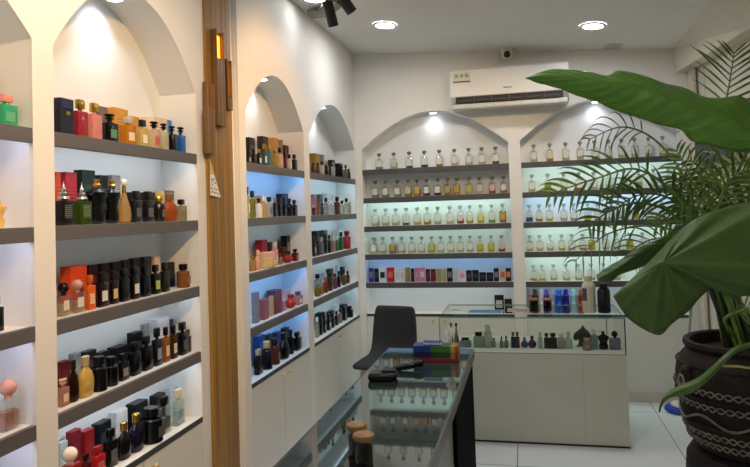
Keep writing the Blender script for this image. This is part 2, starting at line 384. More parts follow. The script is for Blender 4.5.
# ------------------------------------------------------------------ perfumes
ORD = ['first', 'second', 'third', 'fourth', 'fifth', 'sixth', 'seventh', 'eighth', 'ninth', 'tenth', 'eleventh', 'twelfth', 'thirteenth', 'fourteenth', 'fifteenth', 'sixteenth', 'seventeenth', 'eighteenth', 'nineteenth', 'twentieth', 'twenty-first', 'twenty-second', 'twenty-third', 'twenty-fourth', 'twenty-fifth']
def deep(c):
    v = [int(c[i:i+2], 16) for i in (0, 2, 4)]
    k = .62 if max(v) < 64 else 1.
    return ''.join('%02x' % int(x*k) for x in v)
def bottle_mat(c, seethru=True):
    if c == 'clear': return CLEAR
    if c.startswith('~'): return LQ('#'+c[1:], .6)
    return P('#'+deep(c), .18, vary=.12, scale=40, ior=1.38)
def cap_mat(c):
    if c == 'gold': return GOLD
    if c == 'silver': return SILVER
    return P('#'+deep(c), .25, ior=1.4)
def make_item(kind, w, d, h, body, cap, label, name_label, cat, loc, rz, group, liquid=None, parts=True):
    """front of the item faces -y in its own frame"""
    nm = 'perfume_box' if kind in 'xX' else 'perfume_bottle'
    t = thing(nm, name_label, cat, loc, rz, group, local=True)
    def O(n, bm, m_, sm=.6): return obj(n, bm, m_, t, sm)
    fy = -d/2
    if kind == 'x':      # carton with a lid seam and printed front panel
        bm = BM(); boxm(bm, 0, 0, h*.5, w, d, h, .0012, 1); O('carton', bm, P('#'+deep(body), .45, vary=.08, scale=35, ior=1.35), 0)
        if parts:
            bm = BM(); boxm(bm, 0, fy-.0004, h*.52, w*.7, .0008, h*.42); O('front_panel', bm, PRINT('#'+label if label else '#'+body, '#'+cap), 0)
        return t
    if kind == 'X':      # carton with a separate lid
        bm = BM(); boxm(bm, 0, 0, h*.35, w*.97, d*.97, h*.7, .001, 1); O('carton', bm, P('#'+body, .4), 0)
        bm = BM(); boxm(bm, 0, 0, h*.85, w, d, h*.3, .003, 2); O('lid', bm, P('#'+cap, .35), 0)
        bm = BM(); boxm(bm, 0, fy-.001, h*.60, w*.3, .003, h*.10, .0005, 1); O('clasp', bm, GOLD, 0)
        return t
    m_ = bottle_mat(body)
    cm = cap_mat(cap)
    hb, hc = h*.70, h*.24
    lw, lh, lz = w*.6, hb*.42, hb*.45
    if kind in 'rnks':
        if kind == 'n': hb, hc = h*.56, h*.40
        if kind == 's': hb, hc = h*.62, h*.36
        bm = BM(); boxm(bm, 0, 0, hb/2, w, d, hb, min(w, d)*.13, 2)
        lathe(bm, [(min(w, d)*.26, hb-.001), (min(w, d)*.22, h-hc)], n=12)
        O('bottle_body', bm, m_)
        if liquid or body == 'clear':
            bm = BM(); boxm(bm, 0, 0, hb*.34, w*.84, d*.8, hb*.55, .002, 1); O('liquid', bm, LQ('#'+(liquid or 'e8dcae'), .5))
        bm = BM(); z0 = h-hc
        if kind == 'r': boxm(bm, 0, 0, h-hc/2, min(w*.66, d*1.2), d*.66, hc, .002, 2)
        elif kind == 'k': lathe(bm, [(.2*w, z0), (.2*w, z0+hc*.25), (.36*w, z0+hc*.3), (.36*w, z0+hc*.5), (.2*w, z0+hc*.55), (.2*w, z0+hc*.68), (.40*w, z0+hc*.74), (.42*w, h-.003), (.38*w, h)], n=14, sy=min(1, d/w*1.1))
        elif kind == 'n': lathe(bm, [(.34*w, z0), (.30*w, z0+hc*.12), (.18*w, z0+hc*.2), (.26*w, z0+hc*.30), (.10*w, z0+hc*.42), (.14*w, z0+hc*.55), (.05*w, z0+hc*.75), (.015*w, h)], n=12)
        elif kind == 's':
            R = hc*.46; bmesh.ops.create_uvsphere(bm, u_segments=16, v_segments=10, radius=R, matrix=Matrix.Translation((0, 0, h-R)))
            lathe(bm, [(R*.45, z0-.004), (R*.5, h-1.7*R)], n=12)
        O('cap', bm, cm)
    elif kind == 'c':    # round bottle, straight cap
        r = w/2
        bm = BM(); lathe(bm, [(r*.92, 0), (r, .003), (r, hb*.93), (r*.85, hb), (r*.45, hb+.002), (r*.45, h-hc)], n=20); O('bottle_body', bm, m_)
        bm = BM(); lathe(bm, [(r*.66, h-hc), (r*.68, h-.003), (r*.6, h)], n=18); O('cap', bm, cm)
        lw = w*.5; fy = -r
    elif kind == 'o':    # oval shouldered flask
        r = w/2; q = d/w
        bm = BM(); lathe(bm, [(r*.75, 0), (r*.9, hb*.05), (r, hb*.35), (r*.97, hb*.6), (r*.78, hb*.85), (r*.4, hb), (r*.3, h-hc)], n=22, sy=q); O('bottle_body', bm, m_)
        bm = BM(); lathe(bm, [(r*.42, h-hc), (r*.44, h-hc*.1), (r*.34, h)], n=16, sy=min(1, q*1.3)); O('cap', bm, cm)
        label = None
    elif kind == 'b':    # ball shaped bottle
        r = w/2; hb = h*.66
        pr = [(r*math.cos(a)*1.0 if i else r*.5, hb/2+hb/2*math.sin(a)) for i, a in enumerate([-1.1+.25*j for j in range(9)])]
        bm = BM(); lathe(bm, pr+[(r*.3, h-hc)], n=22, sy=d/w); O('bottle_body', bm, m_)
        bm = BM(); lathe(bm, [(r*.36, h-hc), (r*.42, h-hc*.6), (r*.36, h-.002), (r*.2, h)], n=16); O('cap', bm, cm)
        label = None
    elif kind == 't':    # torso shaped bottle
        r = w/2; hb = h*.82
        bm = BM(); lathe(bm, [(r*.62, 0), (r*.72, hb*.04), (r*.80, hb*.22), (r*.62, hb*.45), (r*.78, hb*.62), (r*1.0, hb*.78), (r*.95, hb*.86), (r*.5, hb*.95), (r*.28, hb)], n=22, sy=max(.55, d/w)); O('bottle_body', bm, m_)
        bm = BM(); lathe(bm, [(r*.30, hb-.002), (r*.34, hb+h*.05), (r*.22, hb+h*.08), (r*.26, h-.004), (r*.1, h)], n=14); O('cap', bm, cm)
        label = None
    elif kind == 'a':    # amphora with a long neck
        r = w/2
        bm = BM(); lathe(bm, [(r*.6, 0), (r*.9, h*.04), (r, h*.18), (r*.9, h*.34), (r*.5, h*.55), (r*.28, h*.72), (r*.24, h*.86)], n=20); O('bottle_body', bm, m_)
        bm = BM(); lathe(bm, [(r*.30, h*.66), (r*.32, h*.72), (r*.26, h*.78), (r*.30, h*.84)], n=16); O('neck_rings', bm, GOLD)
        bm = BM(); lathe(bm, [(r*.26, h*.86), (r*.48, h*.90), (r*.48, h*.96), (r*.25, h)], n=16); O('cap', bm, cm)
        label = None
    elif kind == 'j':    # squat cream jar
        r = w/2
        bm = BM(); lathe(bm, [(r*.85, 0), (r, h*.06), (r, h*.62), (r*.9, h*.68)], n=22); O('bottle_body', bm, m_)
        bm = BM(); lathe(bm, [(r*.96, h*.68), (r*.98, h*.97), (r*.9, h)], n=22); O('cap', bm, cm)
        lw, lh, lz, fy = w*.4, h*.3, h*.35, -r
    if label and parts:
        bm = BM(); boxm(bm, 0, fy-.0003, lz, lw, .0009, lh); O('label', bm, PRINT('#'+label, '#8a8478'), 0)
    return t

def solve(wall, u0, u1, v, kind, dc, z, grow=1.):
    """size and place of an item whose outline spans u0..u1 and reaches up to v"""
    asp = {'x': .5, 'X': .6, 'r': .5, 'n': .6, 'k': .62, 's': .55, 'c': 1., 'o': .55, 'b': .75, 't': .62, 'a': 1., 'j': 1.}[kind]
    w = .05; zt = z+.08; um = (u0+u1)/2
    a = hit(um, v, 'x', -dc)[1] if wall == 'L' else hit(um, v, 'y', dc)[0]
    for _ in range(14):
        d = min(w*asp, .072 if kind in 'xX' else .068)
        fp = [(.9*math.cos(PI*q_/6), .9*math.sin(PI*q_/6)) for q_ in range(12)] if kind in 'cobtaj' else [(-1, -1), (-1, 1), (1, -1), (1, 1)]
        us = [pix((-dc+sx*d/2, a+sy*w/2, zt))[0] if wall == 'L' else pix((a+sy*w/2, dc+sx*d/2, zt))[0] for sx, sy in fp]
        lo, hi = min(us), max(us)
        w = max(.018, min(.14, w*(u1-u0)*grow/max(hi-lo, .1)))
        p = (-dc, a, zt) if wall == 'L' else (a, dc, zt)
        du = um-(lo+hi)/2
        e = .01; q = (-dc, a+e, zt) if wall == 'L' else (a+e, dc, zt)
        a += du*e/(pix(q)[0]-pix(p)[0])
    d = min(w*asp, .072 if kind in 'xX' else .068)
    h = (hit(um, v, 'x', -dc) if wall == 'L' else hit(um, v, 'y', dc))[2]-z
    return a, w, d, max(.03, h)
def shelf_items(wall, z, zmax, place, rows, bay=None, df=.055, db=.137):
    grp = 'perfumes on the '+place
    cnt = {'f': 0, 'b': 0}
    rows = sorted(rows, key=lambda r_: r_[0]+r_[1])
    sol = []
    for r_ in rows:
        q = solve(wall, *r_[:4], db if r_[4] == 'b' else df, z, 1.0 if wall == 'B' else (1.22 if r_[4] == 'f' else 1.25))
        sol.append(list(q)+[r_[4]])
    for rw in 'fb':
        L_ = [q for q in sol if q[4] == rw]; L_.sort(key=lambda q: q[0])
        for it in range(30):
            if bay:
                for e_ in L_:
                    e_[1] = min(e_[1], .11); e_[0] = max(bay[0]+e_[1]/2+.004, min(bay[1]-e_[1]/2-.004, e_[0]))
            for p_, q_ in zip(L_, L_[1:]):
                ov = (p_[0]+p_[1]/2)-(q_[0]-q_[1]/2)+.0015
                if ov > 0:
                    for e_, sg in ((p_, -1), (q_, 1)):
                        e_[0] += sg*ov*.25; e_[1] = max(.014, e_[1]-ov*.5)
    for r_, sl_ in zip(rows, sol):
        u0, u1, v, kind, row, body, cap, look = r_[:8]
        lab = r_[8] if len(r_) > 8 else None
        liq = r_[9] if len(r_) > 9 else None
        dc = db if row == 'b' else df
        a, w, _d, h = sl_[:4]; d = _d
        h = min(h, zmax-z-.006)
        if bay:
            a = max(bay[0]+w/2+.003, min(bay[1]-w/2-.003, a))
        n = cnt[row]; cnt[row] += 1
        full = '%s, %s in %s row, %s' % (look, ORD[n], 'front' if row == 'f' else 'rear', place)
        loc = (-dc, a, z+.0004) if wall == 'L' else (a, dc, z+.0004)
        make_item(kind, w, d, h, body, cap, lab, full, 'perfume box' if kind in 'xX' else 'perfume bottle', loc, PI/2 if wall == 'L' else 0, grp, liq)
W1, W2, W3, W0 = 'shelf left of wood column', 'shelf right of wood column', 'shelf in corner arch', 'shelf at left edge'
# --- left wall, the arch left of the wooden column
shelf_items('L', LZ[0], 2.4, 'top '+W1, [
 (53, 72, 99, 'X', 'f', '0c0d16', '14183a', 'black box with navy lid'),
 (73, 87, 100, 'r', 'f', '8c2630', 'gold', 'crimson bottle with gold cap'),
 (87.5, 101, 103.5, 'r', 'f', 'c47a70', 'gold', 'pink bottle with gold cap'),
 (96, 106.5, 107, 'x', 'b', '6a5f50', '2c2620', 'taupe carton'),
 (101.5, 117, 114.5, 'k', 'f', '0c1410', '0b0b0e', 'black bottle with green band', '1f8a4c'),
 (107, 126, 109, 'x', 'b', 'c8913a', '4a3a1c', 'golden carton', 'd09a40'),
 (121, 135, 117, 'r', 'f', '~e0a020', 'b8b0a0', 'amber bottle with pale label', 'f2dfae'),
 (127, 138.5, 117, 'x', 'b', 'c08b38', '5a4420', 'smaller golden carton', 'c89440'),
 (137, 147.5, 120, 'r', 'f', '~e8d890', '1c2a20', 'pale yellow bottle with dark cap', 'f0e8c8'),
 (148, 159.5, 122, 'k', 'f', '~e8d8c0', '101010', 'red patterned bottle with black stopper', 'cc3a28'),
 (142, 166, 118.5, 'x', 'b', 'd9c6a8', 'b05a30', 'wide cream carton', 'e4d4b8'),
 (159, 168, 124, 'k', 'f', 'a9a68a', '111111', 'grey green bottle with black stopper'),
 (167.5, 176, 126.5, 'k', 'f', '15151a', '0c0c0c', 'black bottle with black stopper'),
 (167, 177, 121.6, 'x', 'b', '2f7cc0', '17406e', 'bright blue carton', '3a8cd0'),
 (176, 185, 127.6, 'k', 'f', '1d5a9c', '0c0c10', 'blue bottle with black stopper'),
], LB[1])
shelf_items('L', LZ[1], LZ[0]-.05, 'second '+W1, [
 (54.5, 60.4, 172, 'x', 'b', 'c04a34', '5a1c14', 'orange red carton', 'cc5a40'),
 (60.6, 75.5, 172.6, 'x', 'b', 'a02c3c', '5a1020', 'crimson carton', 'aa3444'),
 (76, 93.5, 170.5, 'x', 'b', '1c3a34', '0c1c18', 'dark green carton', '22443c'),
 (55, 72.5, 181, 'n', 'f', '1a1412', 'silver', 'black bottle with ornate silver stopper', '2a2018'),
 (73, 91.5, 182.4, 'n', 'f', '~4a6a1c', 'silver', 'green bottle with ornate silver stopper', '304a14'),
 (87.5, 105, 179, 't', 'f', '0b0c14', 'gold', 'black torso bottle with gold cap'),
 (95, 107, 175.5, 'x', 'b', '17171c', '606066', 'black carton', '202026'),
 (107.5, 119.5, 175.5, 'x', 'b', '8a8a88', '303030', 'grey carton', 'a4a4a0'),
 (105.8, 118.6, 180, 't', 'f', '090a10', 'gold', 'slim black torso bottle'),
 (118.8, 129.6, 179.6, 'a', 'f', '~d9b878', 'e8e0d0', 'golden long necked bottle'),
 (125, 140, 192.5, 'x', 'b', '2a2c30', '70706c', 'charcoal carton', '34363a'),
 (130.5, 141.5, 191, 'r', 'f', '26282c', '2e2a2c', 'charcoal square bottle', '34363a'),
 (142, 153.5, 191.5, 'r', 'f', '1e2024', '2a2628', 'darker charcoal bottle', '3c3e40'),
 (141, 154, 192.5, 'x', 'b', '1f2124', '606060', 'near black carton', '2a2c30'),
 (155, 165, 191, 'x', 'b', 'c2a874', '5a4820', 'gold carton', 'c8b080'),
 (154, 163, 195.7, 'c', 'f', '241c10', 'gold', 'black bottle with gold collar', '5c4a20'),
 (163.3, 175.5, 193.7, 'o', 'f', '~c8682c', '7a5428', 'amber orange flask'),
 (165.3, 179, 191, 'x', 'b', '5c6066', 'c8c8c8', 'grey blue carton', '9a9c9c'),
 (176, 186, 199.5, 'r', 'f', '~b8b088', '0e0e0e', 'pale bottle with broad black cap', '5a5638'),
], LB[1])
shelf_items('L', LZ[2], LZ[1]-.05, 'third '+W1, [
 (57, 69.5, 282.5, 's', 'f', 'clear', '0c0c12', 'clear bottle with black ball stopper', 'e8dcc0', 'dcc49c'),
 (69.7, 84.2, 279.5, 's', 'f', 'clear', 'c89488', 'clear bottle with rose ball stopper', 'ecdcc4', 'e0bca0'),
 (63, 84.5, 266, 'x', 'b', 'd84a1e', '8a2a10', 'bright orange carton', 'dc5426'),
 (84.6, 94.8, 275, 'r', 'f', 'cf5a22', 'c2521e', 'orange bottle with cream label', 'f0c890'),
 (85, 96.8, 265, 'x', 'b', '3a2020', '140c0c', 'dark maroon carton', '442828'),
 (95.2, 108, 272, 'r', 'f', '2c1216', '20080c', 'burgundy bottle with white label', 'e8ddcc'),
 (97.2, 108.6, 263.5, 'x', 'b', '26221f', '0c0c0c', 'black brown carton', '302c28'),
 (108.3, 118, 271, 'r', 'f', '2a1610', '1e0f0c', 'brown bottle with yellow label', 'e0bc70'),
 (109, 120, 262, 'x', 'b', '201c1c', '0a0a0a', 'black carton', '282424'),
 (118.3, 128.8, 268.7, 'r', 'f', '0f1016', '0b0c10', 'plain black square bottle'),
 (120.4, 129, 260, 'x', 'b', '23242a', '0a0a0a', 'slate carton', '2a2c32'),
 (129.2, 139.3, 266, 'r', 'f', '101116', '0c0c10', 'black bottle with white label', 'ece4d4'),
 (129.6, 139.4, 258, 'x', 'b', '2b2e30', '0c0c0c', 'dark grey carton', '34383a'),
 (139.7, 149.9, 265.5, 'r', 'f', '0e0f14', '0b0c10', 'black glossy bottle'),
 (139.8, 150.4, 256.8, 'x', 'b', '303436', '0c0c0c', 'ash grey carton', '3a3e40'),
 (151, 159.5, 256.5, 'x', 'b', 'd8b8a4', '806050', 'pale peach carton', 'dcc0ac'),
 (150.6, 160, 264.7, 'r', 'f', '0e1016', '0b0c10', 'black bottle with lime label', 'a8c040'),
 (160.3, 169, 262.5, 'r', 'f', '2c2a20', '2a261c', 'olive bottle'),
 (168, 178, 261.7, 'x', 'b', '16161a', '3a3a3a', 'tall black carton', '1e1e22'),
 (178.3, 188, 264, 'c', 'f', '7a4a26', '1e100c', 'brown bottle with dark cap', '8a4a20'),
], LB[1])
shelf_items('L', LZ[3], LZ[2]-.05, 'fourth '+W1, [
 (57, 68.5, 379, 'k', 'f', '~d8a48c', 'd8b098', 'pink bottle with bow neck', 'e8c4b0'),
 (57, 69, 361, 'x', 'b', '5a1a1e', '240a0c', 'dark red carton', '6a2024'),
 (68.8, 78, 359.5, 'o', 'f', '~3a1608', '120808', 'tapered amber bottle'),
 (69.6, 80, 353, 'x', 'b', '8a8c90', '3c3c40', 'grey patterned carton', '9c9ea4'),
 (78.5, 91.8, 356, 'o', 'f', 'b8984c', 'a89468', 'golden oval flask'),
 (80.5, 95, 350.5, 'x', 'b', '1c1a1c', '444444', 'black carton', '242224'),
 (92.2, 105, 356, 'c', 'f', '101012', '131315', 'black round bottle'),
 (95.5, 108, 351.5, 'x', 'b', '161618', '3c3c3c', 'matt black carton', '1e1e20'),
 (105.3, 116.3, 356.5, 'c', 'f', '0d0d10', '101012', 'second black round bottle'),
 (109, 127, 346, 'x', 'b', '131318', '2e2e34', 'wide black carton', '1b1b20'),
 (117, 128.3, 353.5, 'r', 'f', '1d1d1f', '121214', 'black bottle with silver mark', '77777a'),
 (129, 140.3, 342, 'r', 'f', '0f0f12', '0e0e10', 'low black bottle'),
 (128.5, 141, 332, 'x', 'b', '14151c', '3a3c44', 'black navy carton', '1c1e26'),
 (140.6, 151.8, 336, 'r', 'f', '0c0c0f', '0d0d10', 'tall black bottle'),
 (141.5, 149, 324, 'x', 'b', '8c8e92', '5c5c60', 'grey carton', 'a0a2a6'),
 (149.5, 168, 318, 'x', 'b', 'd4d6da', '8c8c90', 'white carton', 'dcdee2'),
 (152.2, 161.8, 328, 'r', 'f', '1a2030', '0d0d10', 'navy bottle with black cap', '8890a0'),
 (162, 169.5, 327, 'r', 'f', '~b87830', '0c0c0c', 'amber bottle with black cap', 'e8d8b0'),
 (169.7, 177, 325.5, 'r', 'f', '~5a3418', '0c0c0c', 'dark amber bottle with black cap', 'e0d4b8'),
 (168.8, 182, 317, 'x', 'b', '20242e', '50545e', 'navy carton', '2a2e38'),
 (177.2, 188.3, 322, 'r', 'f', '111114', '0e0e10', 'flat black bottle', '2c2c30'),
 (183, 192, 320, 'x', 'b', '17181c', '3c3c40', 'slim black carton', '1f2024'),
 (188.5, 195.5, 328, 'r', 'f', '131316', '0f0f12', 'small black bottle'),
], LB[1])
shelf_items('L', LEDGE, LZ[3]-.05, 'bottom '+W1, [
 (57, 67, 441.6, 'x', 'b', 'b8c4b8', '6a746c', 'pale mint carton', 'c4d0c4'),
 (60, 80, 447, 's', 'f', '8a1c1c', 'e2c8b0', 'red bottle with ivory egg stopper'),
 (67.3, 80, 430, 'x', 'b', '7a1a24', '3a0a10', 'dark red carton', '882028'),
 (80.2, 93, 429.5, 'x', 'b', '9a1c24', '4a0a10', 'red carton', 'a4242c'),
 (80.5, 90.5, 453.8, 'r', 'f', '4a1014', '300a0c', 'dark red bottle'),
 (90.8, 104, 446, 'r', 'f', 'a81a1c', '90181a', 'bright red square bottle', 'b4282a'),
 (93.3, 109.5, 421.5, 'x', 'b', '1c222c', '4c525c', 'slate blue carton', '242a34'),
 (104.3, 117, 428.7, 'r', 'f', '0e1012', '0c0c0e', 'black bottle with grey lettering', '3c4044'),
 (118.3, 129.8, 421.5, 'o', 'f', '14100e', 'gold', 'black flask with gold cap'),
 (110.5, 126, 410, 'x', 'b', 'd8d8d8', '909090', 'white carton', 'dededc'),
 (130.2, 142, 413, 'o', 'f', '1c1438', 'gold', 'purple flask with gold cap'),
 (128, 146, 401.7, 'x', 'b', '161a1e', '40464c', 'black carton', '1e2226'),
 (144, 158.3, 407, 'c', 'f', '0d0d0f', '0d0d0f', 'black ribbed round bottle', '2a2a2c'),
 (151, 164, 394, 'x', 'b', '1c2230', '4a5060', 'midnight blue carton', '242a38'),
 (159, 170.3, 396.5, 'r', 'f', 'clear', '0d0d0d', 'clear bottle with black cap', '1a1a1a', '8a9484'),
 (167, 177, 386, 'x', 'b', 'c4d0d4', '8a989c', 'pale glassy carton', 'ccd8dc'),
 (173, 184, 389, 'r', 'f', 'clear', 'd0c8b0', 'clear bottle with silver cap', None, 'c8d8dc'),
], LB[1])
# --- the arch cut by the left edge
shelf_items('L', LZ[0], 2.4, 'top '+W0, [
 (-4, 16, 95, 'r', 'f', '2f9468', 'd09080', 'green bottle with pink flower cap', '3aa878'),
 (-9, 5, 76, 'x', 'b', '8c7c6c', '4c443c', 'taupe carton', '94846f'),
], LB[0])
shelf_items('L', LZ[1], LZ[0]-.05, 'second '+W0, [
 (-12, 4, 197, 't', 'f', 'd8b060', 'gold', 'golden figure bottle'),
 (-11, 3, 177, 'x', 'b', 'b8a840', '6a601c', 'yellow carton', 'c4b44c'),
], LB[0])
shelf_items('L', LZ[2], LZ[1]-.05, 'third '+W0, [(-14, 2.5, 297, 'r', 'f', '121214', '101012', 'black bottle half out of view')], LB[0])
shelf_items('L', LZ[3], LZ[2]-.05, 'fourth '+W0, [(-3, 19, 379, 's', 'f', 'clear', 'd09888', 'clear bottle with rose ball stopper', None, 'd0a090')], LB[0])
# --- left wall, the arch right of the wooden column
shelf_items('L', LZ[0], 2.4, 'top '+W2, [
 (244.5, 254, 138, 'x', 'b', '2c2018', '806040', 'dark brown carton', '4a3626'),
 (246, 250.8, 150, 'r', 'f', '1c1a18', '141414', 'black bottle with pale label', 'a8a090'),
 (251, 256, 149, 'r', 'f', '14161a', '101010', 'black square bottle'),
 (256.3, 261.3, 149, 'r', 'f', '1c2a34', 'gold', 'dark blue bottle with label', 'd8d0b0'),
 (258.5, 267.5, 137, 'x', 'b', '3c2818', '8a6434', 'brown carton', '54381f'),
 (268, 278, 138.5, 'x', 'b', 'a87c3c', '5c421c', 'gold carton', 'b08444'),
 (261.7, 266.8, 144, 'r', 'f', '2c4850', 'gold', 'teal bottle with gold cap', 'e0d8b8'),
 (267, 272, 145, 'r', 'f', '44686c', 'gold', 'pale teal bottle with gold cap'),
 (272.3, 277, 149, 'r', 'f', '~c8b050', 'gold', 'yellow bottle'),
 (278, 284.5, 140.5, 'x', 'b', '807c74', '46443e', 'grey carton', '8a867c'),
 (277.3, 282.8, 148, 'r', 'f', 'b09a78', '2c1a14', 'beige bottle with dark cap', 'c0a884'),
 (285, 295.6, 147.6, 'x', 'b', '4c1218', '1c080a', 'dark red carton', '581a20'),
 (283, 287, 152, 'r', 'f', '5c141c', '3a0c10', 'burgundy bottle'),
 (287.3, 291.5, 154.5, 'r', 'f', 'b8b0b0', '301018', 'white grey bottle', 'd0c8c8'),
 (291.7, 296.7, 154.6, 'r', 'f', '101210', '0c0c0c', 'black bottle'),
], LB[2])
shelf_items('L', LZ[1], LZ[0]-.05, 'second '+W2, [
 (246, 249, 187, 'c', 'f', '~d8d0a8', '101010', 'slim clear bottle with black cap', 'e0d8b8'),
 (249.3, 255.2, 191, 'r', 'f', '~a8a440', '1c3028', 'yellow green bottle', '2c3020'),
 (255, 262, 196, 'x', 'b', '9a8258', '503c20', 'tan carton', 'a48c60'),
 (255.5, 261.7, 198.5, 'k', 'f', 'd8d4cc', '141414', 'white bottle with dark cap', 'e4e0d8'),
 (262, 265.6, 196, 'c', 'f', 'b08a48', 'd8d4c8', 'gold bottle with white cap'),
 (265.8, 272.4, 197, 'r', 'f', '~c8ccc0', '101418', 'clear bottle with black label', '14181c'),
 (272.6, 277, 197, 'r', 'f', '20242c', 'silver', 'dark bottle with silver cap'),
 (277, 285.5, 194, 'x', 'b', '1a2438', '3c4c68', 'navy carton', '22304a'),
 (277.3, 281.8, 198, 'r', 'f', '0f1014', '101014', 'black bottle'),
 (282, 286.5, 197.5, 'r', 'f', '14161a', '18181c', 'soot black bottle'),
 (286, 292, 194, 'x', 'b', '2a3c58', '506484', 'blue carton', '344a6a'),
 (286.7, 291.2, 198.5, 'c', 'f', '121318', '2c2420', 'black round bottle'),
 (291.4, 297, 200, 'r', 'f', '161a24', '101014', 'midnight bottle'),
], LB[2])
shelf_items('L', LZ[2], LZ[1]-.05, 'third '+W2, [
 (250, 255, 256, 'c', 'f', '~d8b070', 'gold', 'small golden bottle'),
 (255.2, 260.3, 250, 'o', 'f', 'd0a080', 'e0c0a0', 'peach flask'),
 (256.5, 266.5, 240, 'x', 'b', '8a1c2c', '400a14', 'crimson carton', '962434'),
 (260.5, 271.8, 252, 'j', 'f', 'c8b888', 'd8b098', 'cream jar with pink lid', 'd8c898'),
 (267, 272, 242, 'x', 'b', '3c2024', '1c0c10', 'dark plum carton', '462a2e'),
 (272.3, 277.8, 242, 'r', 'f', 'd08c94', 'd8c0b8', 'pink tall bottle', 'e0a4a8'),
 (278.3, 287, 247, 'x', 'b', '4a1418', '20080a', 'dark red carton', '541c20'),
 (278, 282, 254, 'r', 'f', '~b0a898', '4a4a44', 'tiny clear bottle'),
 (282.3, 291.8, 251, 'b', 'f', '8a1414', '2c0c0c', 'round red bottle'),
 (287.3, 295.5, 235, 'x', 'b', '141216', 'e0d8d8', 'tall black carton with pale figure', '4c4648'),
 (292, 298, 249, 'r', 'f', '5c1216', '20080a', 'dark red bottle', '802428'),
], LB[2])
shelf_items('L', LZ[3], LZ[2]-.05, 'fourth '+W2, [
 (252.3, 259, 292, 'x', 'f', '77808a', '404850', 'silver grey carton', '8e98a0'),
 (260, 268, 299, 'x', 'f', '8a5460', '4a2830', 'mauve carton', '986470'),
 (268, 280.5, 290, 'x', 'b', '6a4444', '3a2020', 'dusky brown carton', '7a5252'),
 (269, 273.2, 296, 'x', 'f', 'b0987c', '64503c', 'beige carton', 'baa488'),
 (273.4, 277, 296, 'x', 'f', '5c3c30', '2c1c14', 'brown carton', '66463a'),
 (277.3, 282, 297, 'r', 'f', '~b06478', '8a2c40', 'rose bottle'),
 (281, 286.5, 289.5, 'x', 'b', 'c8a8b8', '80506a', 'pale pink carton', 'd0b4c0'),
 (282.3, 285.7, 298, 'r', 'f', '~d8b0b8', 'd0d0d8', 'small pale rose bottle'),
 (286, 295.2, 294, 'b', 'f', 'a8281c', '802018', 'round scarlet bottle'),
 (287, 293, 289, 'x', 'b', 'c0b0c4', '5c5468', 'lilac carton', 'ccbccc'),
 (295.5, 303.5, 291, 'r', 'f', '~dcb8b8', '4a5a78', 'pink clear bottle with blue cap', 'e4ccc8'),
], LB[2])
shelf_items('L', LEDGE, LZ[3]-.05, 'bottom '+W2, [
 (254.3, 264, 335, 'x', 'b', '26406a', '5a78a8', 'blue carton', '30507e'),
 (254.3, 262.3, 349, 'r', 'f', '100f10', 'b8a070', 'black bottle with beige cap'),
 (262.6, 270.7, 341, 'c', 'f', '16182c', 'b89a60', 'navy bottle with tan cap'),
 (265.8, 272.3, 334, 'x', 'b', '4a3020', '281810', 'brown carton', '563a28'),
 (271, 278.3, 338, 'c', 'f', '4a2414', '2c2c34', 'brown round bottle', '5c3018'),
 (273, 280, 331.5, 'x', 'b', '20304c', '4c6488', 'navy carton', '2a3e5c'),
 (278.8, 288.4, 332.5, 'o', 'f', '141416', '2c3038', 'black shouldered flask'),
 (281.5, 288.6, 327.5, 'x', 'b', '18181c', '404048', 'black carton', '202026'),
 (288.6, 292.8, 329.5, 'c', 'f', '101014', '1c2430', 'thin black bottle'),
 (293, 301, 332, 'r', 'f', '140f0e', '2c1c18', 'black brown bottle'),
], LB[2])
# --- left wall, the arch nearest the corner
shelf_items('L', LZ[0], 2.4, 'top '+W3, [
 (310.5, 319, 154, 'x', 'b', '9a7030', '2c1c10', 'gold brown carton', 'aa803c'),
 (319.4, 324, 155, 'x', 'b', '70706c', '40403c', 'grey carton', '7c7c78'),
 (311.3, 315.4, 163, 'r', 'f', '4c301c', '2c1a10', 'brown bottle'),
 (315.7, 319.8, 163, 'r', 'f', '64401f', '3a2414', 'tan brown bottle'),
 (320, 324, 161.5, 'r', 'f', 'b8b0a0', '141210', 'pale bottle with dark cap'),
 (324.2, 328.4, 161, 'r', 'f', '2a1c14', 'gold', 'dark bottle with gold cap'),
 (328.6, 334.6, 160.3, 'x', 'b', '24201e', '4c4640', 'dark carton', '2e2a28'),
 (331.3, 335, 162.5, 'r', 'f', '8a8c8a', 'silver', 'silver bottle'),
 (335.2, 341.8, 163.7, 'x', 'b', '16161e', '3a3a44', 'black carton', '1e1e28'),
 (338.6, 343.6, 165.5, 'r', 'f', '0f0f14', '0e0e10', 'black bottle'),
 (344, 347.4, 165, 'o', 'f', '55553f', '46463a', 'olive flask'),
 (347.6, 350, 169, 'c', 'f', '24241c', '1c1c18', 'small dark bottle'),
], LB[3])
